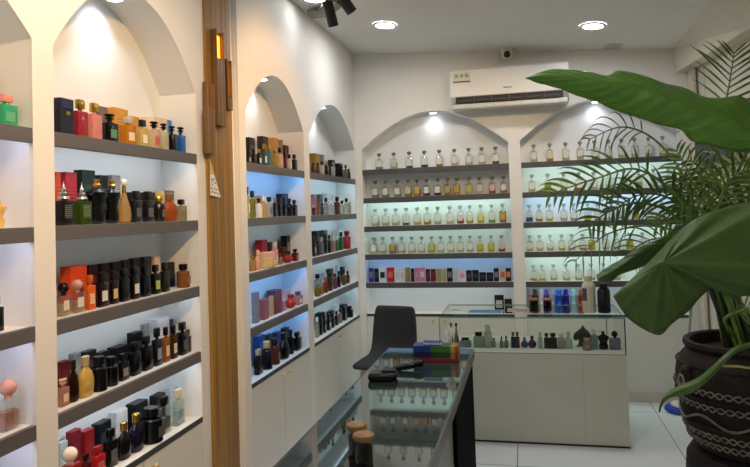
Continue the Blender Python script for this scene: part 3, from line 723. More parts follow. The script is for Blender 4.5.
shelf_items('L', LZ[1], LZ[0]-.05, 'second '+W3, [
 (311.5, 316.3, 194.5, 'x', 'b', '9c6c70', '5c3438', 'dusty pink carton', 'a8787c'),
 (316.5, 322.3, 194.5, 'x', 'b', '5c5458', '34282c', 'grey plum carton', '685f62'),
 (322.6, 329.8, 193.6, 'x', 'b', 'd0d4d0', '7a7e7a', 'white carton', 'd8dcd8'),
 (330, 335, 195, 'x', 'b', 'c8ccc8', '6a6e6a', 'off white carton', 'd2d6d2'),
 (312, 316, 205, 'r', 'f', '4a1814', 'd09c88', 'dark red bottle'),
 (316.3, 320.4, 203, 'r', 'f', '~c07850', '8a4a38', 'copper bottle'),
 (320.6, 323.8, 203.5, 'r', 'f', '2c4448', '34242c', 'teal bottle'),
 (324, 328, 198, 'r', 'f', '~c8c8c8', '14141a', 'clear bottle with black cap'),
 (328.2, 334.2, 201, 'r', 'f', '~e0dcd8', 'e0d8d4', 'pale bottle'),
 (334.6, 339.8, 197, 'r', 'f', '~7a4420', '0c0c0c', 'amber bottle with black cap'),
 (340, 344.2, 200.5, 'r', 'f', '~d8d8c8', '121212', 'white bottle with black label', '14140f'),
 (344.4, 348.6, 198.4, 'r', 'f', '~d8d0dc', '1a1620', 'lilac bottle with black cap'),
 (348.8, 350.8, 202, 'c', 'f', '~c8c890', '8a8a60', 'slim pale bottle'),
], LB[3])
shelf_items('L', LZ[2], LZ[1]-.05, 'third '+W3, [
 (312.3, 319.8, 231, 'x', 'b', '14161c', '8a8c94', 'black carton', '20222a'),
 (320, 326.8, 230.3, 'x', 'b', '3a4046', '70787e', 'slate carton', '464c52'),
 (312.3, 316, 236, 'r', 'f', '12141a', '14161c', 'black speckled bottle', 'a0a4a8'),
 (316.3, 319.6, 241, 'r', 'f', '~6a4020', '2c1a10', 'amber bottle'),
 (319.8, 323.6, 237.5, 'r', 'f', '5c5c5c', 'c09880', 'grey bottle with rose cap'),
 (323.8, 327.4, 234, 'r', 'f', '181a20', '101014', 'black bottle with wide cap'),
 (327.6, 331, 235, 'r', 'f', '0f1014', '101014', 'second black bottle'),
 (331.2, 335.3, 236, 'r', 'f', '~d0a8a0', 'd8b8b0', 'pink bottle'),
 (334, 342, 230, 'x', 'b', 'b8c0c0', '5c6464', 'pale grey carton', 'c4cccc'),
 (335.6, 338.8, 236, 'r', 'f', '~6a9a50', 'd0d8d0', 'leaf green bottle'),
 (339, 343.2, 232, 'r', 'f', '1c5a34', '143a24', 'dark green bottle'),
 (344, 349.6, 231, 'c', 'f', '8a1c24', '5c1018', 'red round bottle'),
], LB[3])
shelf_items('L', LZ[3], LZ[2]-.05, 'fourth '+W3, [
 (314.5, 320.6, 274, 'r', 'b', '~c8ccd4', '1c1c44', 'clear bottle with navy cap'),
 (315, 320, 284, 'o', 'f', '~a89038', '5a7040', 'green gold bottle'),
 (320.2, 323.4, 283, 'r', 'f', '~c8a050', 'b09060', 'golden bottle'),
 (321, 326.3, 273, 'x', 'b', 'b4b4b8', '3c3c44', 'white patterned carton', 'c4c4c8'),
 (323.6, 328, 277, 'r', 'f', '~b85c34', '90684c', 'orange bottle'),
 (326.6, 332.6, 268.8, 'x', 'b', '3c2c1c', '7a6038', 'dark gold carton', '4c3a26'),
 (328.3, 332.8, 272, 'r', 'f', '4c2c1c', '3a2a20', 'brown bottle'),
 (333, 337, 273.5, 'r', 'f', '~a8606c', '5c2028', 'rose bottle'),
 (336, 339.6, 265, 'x', 'b', 'b8c4cc', '707c84', 'silver carton', 'c4d0d8'),
 (337.2, 340.6, 271, 'r', 'f', '16161c', '14141a', 'black bottle'),
 (339.8, 344.3, 266.8, 'x', 'b', '14141a', '3c3c44', 'black carton', '1c1c24'),
 (342, 345.6, 269.5, 'o', 'f', '5a4424', '2c2014', 'bronze flask'),
 (345.8, 349.3, 271, 'r', 'f', '~7a5038', '141010', 'dark rose bottle'),
], LB[3])
shelf_items('L', LEDGE, LZ[3]-.05, 'bottom '+W3, [
 (316, 324, 312.5, 'x', 'b', '16181e', '3c4048', 'black carton', '1e2028'),
 (315.3, 319, 317, 'r', 'f', '~d0d0b8', 'e4e8e8', 'clear bottle with white cap'),
 (319.3, 322.6, 317, 'r', 'f', '14161c', '101014', 'black bottle'),
 (322.8, 326.2, 315.5, 'r', 'f', '181a20', '14141a', 'coal black bottle', 'b0b4b8'),
 (326.5, 330.8, 313.5, 'r', 'f', '0f1014', '101014', 'wide black bottle', 'c8c8cc'),
 (327, 333.2, 310.8, 'x', 'b', '22242c', '4c5058', 'dark carton', '2c2e36'),
 (331, 334.6, 313.5, 'r', 'f', '1a1416', '14101a', 'black plum bottle'),
 (333.5, 338.8, 304.8, 'x', 'b', 'd0d8d8', '80888a', 'white carton', 'd8e0e0'),
 (334.8, 338.3, 311, 'r', 'f', '3c2c18', '2c2418', 'bronze bottle'),
 (338.5, 342, 308.6, 'r', 'f', '~b0a898', '2c2c2c', 'pale bottle with dark cap'),
 (339.6, 347.6, 304, 'x', 'b', '14161e', '34384a', 'big black carton', '1c1e28'),
 (342.2, 346.6, 307, 'r', 'f', '101018', '101014', 'tall black bottle', '6c6c74'),
 (346.8, 352, 306, 'c', 'f', '0f0f14', '0e0e12', 'black round bottle'),
], LB[3])

# --- back wall: rows of small clear bottles
def tester(u, v0, v1, ax, z, lq, frac, look, place, n, lab=True, capc='8a8c88', wpx=7.2):
    p = hit(u, v1, 'y', .075); q = hit(u+wpx, v1, 'y', .075); w = q.x-p.x
    ht = hit(u, v0, 'y', .075).z-z
    t = thing('perfume_bottle', '%s, %s from left, %s' % (look, ORD[n], place), 'perfume bottle', (p.x, .075, z+.0004), 0, 'clear tester bottles on the '+place, local=True)
    hb = ht*.62
    bm = BM(); boxm(bm, 0, 0, hb/2, w, w*.8, hb, w*.14, 2); lathe(bm, [(w*.36, hb-.004), (w*.2, hb+.006), (w*.18, ht*.84)], n=12)
    obj('bottle_body', bm, G('#f7fbf8', .88), t)
    bm = BM(); boxm(bm, 0, 0, hb*frac/2+.003, w*.88, w*.68, hb*frac, .003, 1); obj('liquid', bm, LQ('#'+lq, .45), t)
    bm = BM(); lathe(bm, [(w*.17, ht*.80), (w*.19, ht*.86), (w*.30, ht*.88), (w*.30, ht*.96), (w*.22, ht)], n=12); obj('stopper', bm, P('#'+capc, .3), t)
    if lab:
        bm = BM(); boxm(bm, 0, -w*.4-.0006, hb*.55, w*.62, .0009, hb*.56); obj('label', bm, PRINT('#'+(lab if isinstance(lab, str) else 'eee8da'), '#8a8070'), t)
PL, PR = 'shelf under air conditioner', 'shelf behind palm'
pale, green, yel, amb, pink = 'd8d6b0', '9aa468', 'd8cc3c', 'c89420', 'b05040'
NAMEL = {pale: 'clear bottle of pale perfume', green: 'clear bottle of green perfume', yel: 'clear bottle of yellow perfume', amb: 'clear bottle of amber perfume', pink: 'clear bottle of reddish perfume', '50402c': 'clear bottle of brown perfume', '2c4a90': 'clear bottle of blue perfume'}
def row(us, vt0, vt1, vb0, vb1, z, place, spec, capc):
    n = len(us)
    for i, u in enumerate(us):
        f = (u-us[0])/(us[-1]-us[0]); lq, fr, lab = spec.get(i, (pale, .35, True))
        tester(u, vt0+(vt1-vt0)*f, vb0+(vb1-vb0)*f, 'y', z, lq, fr, NAMEL[lq], place, i, lab, capc)
br = '50402c'
row([379.4, 394, 409.5, 424.6, 439.6, 454.7, 469, 482, 495.8], 153.5, 146.5, 168, 162, BZ[0], 'top '+PL, {0: (green, .25, True), 1: (pale, .6, 'd8d0b0'), 2: (br, .2, True), 3: (br, .25, True), 4: (amb, .25, True), 8: (br, .3, True)}, '6a665c')
row([375.6, 385.8, 397.7, 408.5, 417.5, 426.7, 437.8, 448, 457, 469.4, 480, 492.5, 504], 181, 176, 197, 193, BZ[1], 'second '+PL, {0: (green, .3, True), 1: (green, .3, True), 2: (green, .3, True), 3: (amb, .35, 'd8c890'), 4: (amb, .7, 'd8a840'), 5: (br, .35, True), 6: (br, .3, True), 7: (amb, .6, 'c8a030'), 8: (amb, .85, 'c89828'), 9: (yel, .6, 'c8b040'), 10: (pale, .3, 'e8c8c0'), 11: (pink, .4, 'e8b8b0'), 12: (amb, .3, True)}, '6c6858')
row([375.6, 386, 396, 406.4, 417.5, 427.5, 438, 450, 460.6, 470, 481, 492, 503], 209, 203.5, 225, 221, BZ[2], 'third '+PL, {3: (br, .2, True), 4: (yel, .3, True), 5: (amb, .4, True), 8: (pink, .4, 'e8d0cc'), 9: (yel, .4, True), 10: (yel, .55, 'e0d870'), 11: (green, .3, True), 12: (amb, .95, 'c89430')}, '8c9a96')
row([374, 383, 393, 402, 412, 422, 432, 441, 451, 460.6, 470.4, 480.4, 491.5, 502], 237, 235, 253.5, 252.5, BZ[3], 'fourth '+PL, {2: (amb, .8, 'b8a030'), 3: (pale, .3, 'e4e0e4'), 6: (yel, .75, 'c8c860'), 11: (yel, .7, 'c8bc30'), 12: (yel, .8, 'c8b820'), 13: (pink, .35, 'e8b0a8')}, '8c9a96')
row([534, 550, 566, 580.4, 595, 609, 622, 635, 649, 663], 144.5, 136, 161, 155, BZ[0], 'top '+PR, {0: (pale, .4, True), 1: (amb, .3, 'e8d8b0'), 4: (amb, .3, True)}, '8a8678')
row([532, 548, 564, 579, 594, 609, 624, 639, 654, 669], 174.5, 168, 191, 187, BZ[1], 'second '+PR, {1: (yel, .6, False), 3: (pink, .2, True), 7: (yel, .5, False)}, '8c9a90')
row([529.4, 539.4, 549.7, 564, 574, 588, 598, 612, 624, 636, 649, 662], 204.5, 200, 221.5, 219, BZ[2], 'third '+PR, {0: ('2c4a90', .4, False), 1: (amb, .3, 'e8dcc0'), 2: (yel, .4, True), 5: (yel, .3, False), 9: (yel, .6, False)}, '9aa8a8')
row([530, 540, 550.5, 562, 572, 583, 592, 606, 617, 630, 643, 656], 235, 232, 251, 249.5, BZ[3], 'fourth '+PR, {3: (yel, .35, True), 5: (amb, .3, 'e8e0e0'), 6: (yel, .95, False), 7: (pale, .3, 'e8c8c0'), 9: (yel, .9, False)}, '9aa8a8')
row([534, 542.5, 554, 566.5, 579, 591.5, 604, 617], 264.5, 263, 281.5, 281, BZ[4], 'fifth '+PR, {0: (yel, .2, True), 1: (yel, .2, True)}, '9aa8a8')
# --- cartons on the fifth back shelf
shelf_items('B', BZ[4], BZ[3]-.05, 'fifth '+PL, [
 (368.6, 373.8, 268, 'x', 'f', '3a2470', '8ac060', 'purple carton', '5a4a8a'), (374.1, 378.8, 268.5, 'x', 'f', '1a1226', '4a3a60', 'black violet carton', '2a2038'),
 (379.2, 386.4, 268, 'x', 'f', 'd0d4d0', '141414', 'white carton with black front', '1c1a1c'), (386.8, 394.4, 267.6, 'x', 'f', 'b81c28', 'e0c060', 'red carton', 'c83038'),
 (394.8, 399.8, 269, 'x', 'f', 'd8d8d4', '3c3c3c', 'white carton', 'dcdcd4'), (400.1, 404.9, 269, 'x', 'f', 'd4ccc4', '141414', 'cream carton with black mark', 'd8d0c8'),
 (405.3, 410.6, 267.6, 'x', 'f', '8c7c44', '5a4c20', 'olive gold carton', '988850'), (410.9, 414.3, 268.4, 'x', 'f', '3c1418', '1c080a', 'dark maroon carton', '481c20'),
 (414.6, 419.5, 268, 'x', 'f', 'c07088', '6a2038', 'pink carton', 'd094a4'), (419.8, 425.1, 267.6, 'x', 'f', 'c87888', '301018', 'pink carton with white bow', 'e8dcdc'),
 (425.5, 430.2, 269, 'x', 'f', '4c1418', '200808', 'wine carton', '581c20'), (430.5, 435.8, 269, 'x', 'f', '6a1418', '2c0808', 'dark red carton', '781c20'),
 (436.2, 441.5, 269, 'x', 'f', '98925c', '2c3a4a', 'pale olive carton', 'a49e68'), (441.8, 446.5, 269, 'x', 'f', 'a8a064', '3c3c24', 'yellow olive carton', 'b4ac70'),
 (446.9, 452.6, 268, 'x', 'f', '17121a', 'd8d0d4', 'black carton with white mark', '2c2530'), (453, 458.6, 269.3, 'x', 'f', 'b8b8b0', '6a8a5c', 'pale grey carton', 'c4c4bc'),
 (459, 465.2, 270, 'x', 'f', 'd8c0c8', '8a2c50', 'pale pink carton', 'd8a0b0'), (466, 471.8, 270.3, 'x', 'f', '1c1c24', '4a4a54', 'black carton with grey mark', '282830'),
 (472.1, 478.8, 270, 'x', 'f', '111116', '3a3a44', 'black carton', '1a1a20'), (479.1, 486, 272.2, 'x', 'f', '141420', '2c2c3c', 'low black carton', '1a1a28'),
 (486.3, 493.3, 272.4, 'x', 'f', '161622', '2e2e40', 'low navy carton', '1c1c2a'), (493.7, 498.9, 268.2, 'x', 'f', '0f0f18', 'd0d0d8', 'tall black carton', '17171f'),
 (499.8, 505.2, 268.4, 'x', 'f', 'b8a898', 'a8441c', 'grey carton with orange front', 'c0501e'), (505.6, 511, 268, 'x', 'f', '1c1408', '8a5a10', 'black carton with orange front', 'd08a20'),
], BB[0], df=.05)
# carton on the ledge, and sprays under the right arch
shelf_items('B', BLEDGE, .96, 'ledge under air conditioner', [
 (494.6, 504, 295, 'x', 'f', '17141a', '6a2c2c', 'black carton with white front', 'd8cfc8'),
 (504.6, 512, 299, 'x', 'f', '2a2226', '4a3a3a', 'dark carton', '342a2e')], BB[0], df=.06)
for i, (u0, u1, c, cp, lk) in enumerate([(528.6, 532.4, 'b08c94', 'd0a8a8', 'dusty pink'), (532.5, 538, '4a302c', '5a3a34', 'brown'), (539.3, 544, 'd8d4d8', 'e0e0e0', 'white'), (544.4, 549, '5a2ca0', '7a48c0', 'purple'), (550.6, 555, 'a0a4c0', 'c0c8d8', 'silver'),
     (556, 562.4, '1850c0', '2c78e0', 'bright blue'), (563.3, 569, '14148a', '2020a8', 'deep blue'), (570.8, 576.6, '9cd0d8', 'b8e4e8', 'pale aqua'), (578.6, 584, 'a81c24', 'c0603c', 'red')]):
    a, w, d, h = solve('B', u0, u1, 289.2, 'c', .07, BLEDGE)
    t = thing('spray_can', '%s body spray can on the ledge behind the glass counter' % lk, 'spray can', (a, .07, BLEDGE+.0004), 0, 'body sprays on the ledge', local=True)
    r_ = w/2
    bm = BM(); lathe(bm, [(r_*.92, 0), (r_, .004), (r_, h*.74), (r_*.7, h*.79)], n=18); obj('can_body', bm, P('#'+c, .25, metal=.2), t)
    bm = BM(); lathe(bm, [(r_*.72, h*.79), (r_*.74, h*.96), (r_*.55, h)], n=18); obj('cap', bm, P('#'+cp, .25), t)
    bm = BM(); boxm(bm, 0, -r_-.0004, h*.42, w*.4, .001, h*.16); obj('label', bm, PRINT('#'+cp, '#'+c), t, 0)

# ------------------------------------------------------------------ wooden column with lamp pockets
t = thing('wooden_column', 'tall oak brown wooden column with glowing lamp pockets between the arches', 'column', (.0, -2.68, 0))
WD, WD2 = WOOD('#6a4716', '#aa7f30'), WOOD('#4c330e', '#86602a')
bm = BM(); b2(bm, .0008, .016, -2.822, -2.556, 0, 3.02, .002); obj('board', bm, WD, t, 0)
def pocket(y0, y1, z0, z1, lit, off):
    bm = BM(); s = .006; zo = .10
    b2(bm, .0165, .045, y0, y0+s, z0, z1); b2(bm, .0165, .045, y1-s, y1, z0, z1); b2(bm, .0165, .045, y0+s, y1-s, z0, z0+.02)
    b2(bm, .035, .045, y0+s, y1-s, z0+.02, z1-(z1-z0)*off)
    k = obj('lamp_pocket', bm, WD2, t, 0)
    if lit:
        bm = BM(); b2(bm, .018, .026, y0+s+.004, y1-s-.004, z1-(z1-z0)*off+.01, z1-.02, .002); obj('amber_lamp', bm, E('#ffa020', lit), k, 0)
pocket(-2.866, -2.800, 1.895, 2.23, 0, .35)
pocket(-2.768, -2.684, 2.04, 2.508, 3.0, .30)
pocket(-2.656, -2.606, 2.13, 2.385, 2.2, .75)
# paper pennant taped to the post
bm = BM()
A, B_, Cc = (.0245, -2.823, 1.868), (.0245, -2.828, 1.700), (.0245, -2.722, 1.690)
f = quad(bm, A, B_, Cc); e = bmesh.ops.extrude_face_region(bm, geom=[f]); bmesh.ops.translate(bm, vec=(.0012, 0, 0), verts=[v for v in e['geom'] if isinstance(v, bmesh.types.BMVert)])
pn = tag(obj('paper_pennant', bm, P('#e6e0d4', .7), None, 0), 'small white paper pennant with scribbled print taped to the wooden column', 'pennant')
bm = BM(); f = quad(bm, (.0262, -2.8225, 1.866), (.0262, -2.8245, 1.80), (.0262, -2.786, 1.795)); obj('yellow_corner', bm, P('#d8b030', .6), pn, 0)
bm = BM()
for i, (y, z) in enumerate([(-2.812, 1.776), (-2.800, 1.768), (-2.790, 1.778), (-2.779, 1.760), (-2.806, 1.752), (-2.815, 1.735), (-2.803, 1.731), (-2.79, 1.735), (-2.777, 1.729), (-2.762, 1.728)]):
    boxm(bm, .0262, y, z, .0008, .008, .009 if i < 5 else .005, rot=Matrix.Rotation(.4*(i % 3-1), 4, 'X'))
obj('black_print', bm, P('#1c1a1c', .6), pn, 0)
bm = BM()
for y, z in ((-2.814, 1.715), (-2.802, 1.718), (-2.79, 1.712), (-2.777, 1.714), (-2.762, 1.711), (-2.748, 1.707)): boxm(bm, .0262, y, z, .0008, .008, .007)
obj('red_print', bm, P('#a83040', .6), pn, 0)

# ------------------------------------------------------------------ ceiling fittings
def downlight(x, y, r, label, power, lit=True):
    z = ceil_z(x)
    t = thing('downlight', label, 'downlight', (x, y, z), 0, 'recessed ceiling downlights' if lit else None)
    sl = Matrix.Translation((x, y, z)) @ Matrix.Rotation(math.atan(.07), 4, 'Y')
    def put(name, prof, mat, par, hole=True):
        bm = BM(); vs = lathe(bm, prof, n=28, cap=hole); bmesh.ops.transform(bm, matrix=sl, verts=vs); return obj(name, bm, mat, par)
    ring = put('trim_ring', [(r*.78, -.012), (r, -.010), (r*1.02, -.001)], P('#c8c6be', .4), t, False)
    put('diffuser', [(r*.80, -.008), (r*.80, -.002)], E('#f9f9ff', power) if lit else P('#c0b9aa', .5), t)
PW = 175
downlight(.498, -.925, .088, 'round recessed downlight lit above the corner arch', PW)
downlight(1.99, -.761, .088, 'round recessed downlight lit near the back right of the ceiling', PW)
downlight(.17, -1.60, .085, 'round recessed downlight beside the black track spotlights at the left wall', 24)
downlight(2.203, -.138, .075, 'unlit round ceiling disc near the back wall', 0, False)
for x, y in ((1.3, -2.6), (.62, -3.9), (1.3, -5.2), (.6, -6.4)):  # extra lamps out of view, added to fill the room with light
    downlight(x, y, .088, 'added unseen round downlight overhead that fills the room with light', PW)
# track light
t = thing('track_spotlight', 'black twin track spotlight on the ceiling above the left wall', 'spotlight', (.33, -1.82, ceil_z(.33)))
bm = BM(); zc = ceil_z(.3)
p0, p1 = hit(307, 13.5, 'z', zc-.03), hit(338, 13, 'z', zc-.03)
pa = [(307, 13.5), (312, 18.5), (328, 17), (341, 8), (336, 3), (322, 6), (318, 12.5)]
lo = [bm.verts.new(hit(u, v, 'z', zc-.03)) for u, v in pa]; hi = [bm.verts.new(hit(u, v, 'z', zc-.03)+Vector((0, 0, .022))) for u, v in pa]
bm.faces.new(lo); bm.faces.new(hi)
for i in range(len(pa)): bm.faces.new((lo[i], lo[(i+1) % len(pa)], hi[(i+1) % len(pa)], hi[i]))
obj('mounting_plate', bm, P('#6a6256', .5), t, 0)
def head(u0, v0, u1, v1, k, rpx):
    a, b = at(u0, v0, k), at(u1, v1, k+.05); r = rpx/F*k
    bm = BM(); ax = (b-a).normalized()
    tube(bm, [a, a+(b-a)*.5, b], r, 20); h_ = obj('lamp_head', bm, P('#0e0e10', .45), t)
    bm = BM(); tube(bm, [b-ax*.003, b+ax*.002], r*.86, 20); obj('lens', bm, P('#3c3a36', .15), h_)
    bm = BM(); top = a+Vector((0, 0, .04)); tube(bm, [a+(b-a)*.15, (a+top)/2, Vector((a.x, a.y, max(a.z+.02, ceil_z(a.x)-.012)))], .008, 8); obj('swivel_arm', bm, BLACK, h_)
head(327, 1, 333.5, 26, 4.05, 5.4)
head(338, -8, 352, 12, 4.0, 5.6)
# CCTV dome
p = Vector((1.365, -.10, ceil_z(1.374)))
t = thing('security_camera', 'small white security camera with black lens above the air conditioner', 'camera', p)
bm = BM(); lathe(bm, [(.058, p.z-.001), (.058, p.z-.012), (.052, p.z-.02), (.05, p.z-.03)], p.x, p.y, 22); obj('base', bm, P('#dcd8cc', .4), t)
bm = BM(); bmesh.ops.create_uvsphere(bm, u_segments=22, v_segments=14, radius=.056, matrix=Matrix.Translation((p.x, p.y-.01, p.z-.050))); obj('dome', bm, P('#d8d4c8', .35), t)
bm = BM(); bmesh.ops.create_uvsphere(bm, u_segments=22, v_segments=14, radius=.033, matrix=Matrix.Translation(Vector((p.x, p.y-.01, p.z-.050))+(CAM-p).normalized()*.032)); obj('lens', bm, GLOSSB, t)

# ------------------------------------------------------------------ air conditioner
t = thing('air_conditioner', 'white wall air conditioner over the left back arch', 'air conditioner', (1.36, -.1, 2.44))
ACW = P('#dedad0', .4, vary=.01); X0, X1 = .893, 1.838
bm = BM()
prof = [(0, 2.765), (-.185, 2.765), (-.205, 2.75), (-.215, 2.62), (-.212, 2.535), (-.195, 2.515), (-.115, 2.455), (0, 2.452)]
s0 = [bm.verts.new((X0, y-.002, z)) for y, z in prof]; s1 = [bm.verts.new((X1, y-.002, z)) for y, z in prof]
for i in range(len(prof)):
    bm.faces.new((s0[i], s0[(i+1) % len(prof)], s1[(i+1) % len(prof)], s1[i]))
bm.faces.new(s0); bm.faces.new(s1); obj('casing', bm, ACW, t, .5)
def acp(n, x0, x1, y0, y1, z0, z1, m_, par=t, r=.0):
    bm = BM(); b2(bm, x0, x1, y0, y1, z0, z1, r); return obj(n, bm, m_, par, 0)
lou = acp('outlet', X0+.04, X1-.04, -.214, -.190, 2.475, 2.528, P('#15130f', .6))
acp('lower_lip', X0+.003, X1-.003, -.205, -.06, 2.428, 2.4735, P('#c8c6be', .4), r=.012)
for i in range(6): acp('louvre', X0+.06+i*.142, X0+.06+i*.142+.11, -.2175, -.2145, 2.492, 2.500, P('#4a4640', .5), lou)
for i in range(5): acp('divider', X0+.19+i*.142, X0+.194+i*.142, -.2175, -.2145, 2.478, 2.526, P('#6a665c', .5), lou)
st = acp('energy_sticker', X0+.022, X0+.168, -.2185, -.2165, 2.645, 2.735, P('#cfc9b4', .5))
acp('sticker_print', X0+.024, X0+.166, -.2195, -.2186, 2.650, 2.660, P('#3a3a34', .6), st)
for i in range(3): acp('sticker_print', X0+.04+i*.042, X0+.068+i*.042, -.2195, -.2186, 2.69, 2.718, P('#98927e', .6), st)
bm = BM()
for i in range(8): boxm(bm, 1.330+i*.0085, -.2172, 2.583, .006, .001, .010)
obj('brand_mark', bm, P('#5a564c', .5), t, 0)
acp('end_cap', X1, X1+.012, -.195, -.004, 2.46, 2.76, P('#d2cec4', .4), r=.004)

# ------------------------------------------------------------------ glass counter at the back
t = thing('glass_counter', 'white counter with glass display case on top before the back wall', 'display counter', (1.46, -.79, 0))
gx0, gx1, gy0, gy1, gz0, gz1 = .850, 2.072, -1.085, -.50, .610, .850
bm = BM(); b2(bm, gx0, gx1, gy0, gy1, .014, gz0, .003); obj('base_cabinet', bm, P('#cbc8b6', .4, vary=.03, scale=4), t, 0)
bm = BM(); b2(bm, gx0+.004, gx1-.003, gy0+.006, gy1-.02, 0, .0135); obj('plinth', bm, P('#2c261e', .6), t, 0)
bm = BM(); b2(bm, gx0, gx1, gy0-.001, gy0+.0005, gz0-.005, gz0, 0); b2(bm, 1.795, 1.7965, gy0-.0012, gy0, .04, gz0-.01); obj('seam', bm, P('#8f8c7c', .5), t, 0)
GE, GC = P('#7fa89c', .1, coat=.5), G('#fafdfb', .985)
def pane(n, *a):
    bm = BM(); b2(bm, *a); return obj(n, bm, GC, t, 0)
tp = pane('glass_top', gx0, gx1, gy0, gy1, gz1-.008, gz1)
bm = BM(); b2(bm, gx0, gx1, gy0-.0015, gy0-.0003, gz1-.009, gz1); b2(bm, gx0, gx1, gy1+.0003, gy1+.0015, gz1-.009, gz1); b2(bm, gx0-.0015, gx0-.0003, gy0, gy1, gz1-.009, gz1); b2(bm, gx1+.0003, gx1+.0015, gy0, gy1, gz1-.009, gz1); obj('green_edge', bm, GE, tp, 0)
pane('glass_front', gx0, gx1, gy0, gy0+.006, gz0, gz1-.009)
for x in (gx0, gx1-.006): pane('glass_side', x, x+.006, gy0+.007, gy1, gz0, gz1-.009)
pane('glass_side', 1.42, 1.425, gy0+.25, gy1, gz0, gz1-.009)
bm = BM(); b2(bm, gx1-.0065, gx1+.0008, gy0-.0012, gy0+.006, gz0, gz1); obj('corner_edge', bm, P('#1e3a32', .2), t, 0)
CT = gz1+.0006
# paper strips on the glass
for i, (x0, x1, y0, y1, c, lb) in enumerate([(.90, .97, -.83, -.76, '#b8b4a4', 'small beige paper card lying on the left end of the glass counter'), (1.03, 1.28, -.93, -.78, '#9cc0d4', 'pale blue printed sheet lying on the glass counter'), (1.31, 1.46, -.86, -.72, '#c8b8a8', 'beige printed leaflet lying mid glass counter')]):
    bm = BM(); b2(bm, x0, x1, y0, y1, CT, CT+.0025); o = tag(obj('paper_sheet', bm, P(c, .5, vary=.1, scale=60), None, 0), lb, 'paper')
    bm = BM(); b2(bm, x0+.008, x1-.01, y0+.012, y1-.015, CT+.0026, CT+.0032); obj('print', bm, PRINT('#4a7a94' if i == 1 else '#8a8474', '#203038'), o, 0)
def pos(u, v, z):
    p = hit(u, v, 'z', z); return p
# cork topped jars, white and black bottles on the glass
def corkjar(p, r, h, label, grp=None, lidc='#b98848', square=False):
    t = thing('cork_lid_jar', label, 'jar', p, 0, grp, local=True)
    bm = BM(); lathe(bm, [(r*.95, 0), (r, .004), (r, h*.86), (r*.94, h*.88)], n=24); obj('glass_body', bm, G('#eef4f2', .95), t)
    bm = BM(); lathe(bm, [(r*.9, .003), (r*.94, .006), (r*.94, h*.80), (r*.8, h*.81)], n=20); obj('dark_filling', bm, P('#0c0705', .9, vary=.6, scale=300, bump=.4, ior=1.2), t)
    bm = BM(); lathe(bm, [(r*.9, h*.885), (r*1.14, h*.92), (r*1.18, h*.935), (r*1.18, h*.985), (r*1.10, h)], n=24); obj('cork_lid', bm, WOOD(lidc, '#b08248', 4, 4), t)
for u0, u1, lb in ((529, 538.6, 'cork topped jar of dark beans, left one on the back glass counter'), (543, 552.4, 'cork topped jar of dark beans, right one on the back glass counter')):
    um = (u0+u1)/2; p = pos(um, 311.5, CT); k = (p-CAM).dot(BF); r = (u1-u0)/2/F*k/1.12
    corkjar(p, r, hit(um, 298.6, 'y', p.y).z-CT, lb, 'cork jars on the back counter', '#a86a30')
p = pos(589.5, 312, CT); k = (p-CAM).dot(BF); r = 6.3/F*k; h = hit(589.5, 275.3, 'y', p.y).z-CT
t = thing('lotion_bottle', 'large cream white bottle standing on the glass counter', 'bottle', p, local=True)
bm = BM(); lathe(bm, [(r*.93, 0), (r, .006), (r, h*.70), (r*.95, h*.76), (r*.62, h*.84)], n=26); obj('bottle_body', bm, P('#cfc4ae', .4), t)
bm = BM(); lathe(bm, [(r*.62, h*.84), (r*.66, h*.86), (r*.66, h*.985), (r*.58, h)], n=24); obj('cap', bm, P('#d4cab6', .4), t)
bm = BM(); lathe(bm, [(r*1.006, h*.32), (r*1.006, h*.66)], n=26, cap=False)
bmesh.ops.delete(bm, geom=[v for v in bm.verts if not (v.co.x < -.2*r)], context='VERTS'); obj('label', bm, P('#4a4a48', .4, vary=.5, scale=60), t)
p = pos(604.5, 312.5, CT); k = (p-CAM).dot(BF); r = 6.2/F*k; h = hit(604.5, 283, 'y', p.y).z-CT
t = thing('black_bottle', 'tall black bottle beside the cream bottle on the glass counter', 'bottle', p, local=True)
bm = BM(); lathe(bm, [(r*.95, 0), (r, .005), (r, h*.72), (r*.8, h*.82), (r*.5, h*.86)], n=24); obj('bottle_body', bm, P('#130d12', .2), t)
bm = BM(); lathe(bm, [(r*.52, h*.86), (r*.72, h*.87), (r*.72, h*.97), (r*.6, h)], n=20); obj('cap', bm, BLACK, t)
# --- bottles inside the case (stand on the base cabinet)
IZ = gz0+.0006
def inside(u0, u1, vt, kind, body, cap, look, y=-.93, lab=None, liq=None):
    um = (u0+u1)/2; p0 = hit(um, 340, 'y', y); k = (p0-CAM).dot(BF)
    w = (u1-u0)/F*k*1.08; h = min(hit(um, vt, 'y', y).z-IZ, gz1-.02-IZ)
    asp = {'c': 1., 'x': .5}.get(kind, .6)
    return make_item(kind, w, min(.08, w*asp), h, body, cap, lab, look+' inside the back glass counter', 'perfume bottle', (p0.x, y, IZ), 0, 'bottles inside the back glass counter', liq)
inside(449.5, 453.6, 322.7, 'a', '~6a8a6c', '20281c', 'first slim green necked bottle')
inside(454.2, 459, 323, 'a', '~8a9a6c', '20281c', 'second slim green necked bottle')
inside(460.3, 470.5, 337.6, 'r', '~9cb0aa', '14141a', 'low glass bottle with flat black cap')
inside(474, 483.6, 332, 'r', '~b0bcb8', '131316', 'square glass bottle with broad black cap')
inside(484.4, 491.6, 325, 'c', '~c8ccc4', 'b8b8b0', 'tall fluted clear bottle')
inside(492, 495.4, 338, 'r', '~a8b0ac', '101010', 'tiny bottle with black cap')
inside(499.7, 503.2, 336.5, 'o', '~a0a8a4', '141414', 'left oval capped bottle', y=-.94)
inside(504.2, 508, 336, 'o', '~989f9c', '141414', 'right oval capped bottle', y=-.94)
inside(511.2, 515, 332, 'r', '1c3a30', '3c4a44', 'dark green slab bottle')
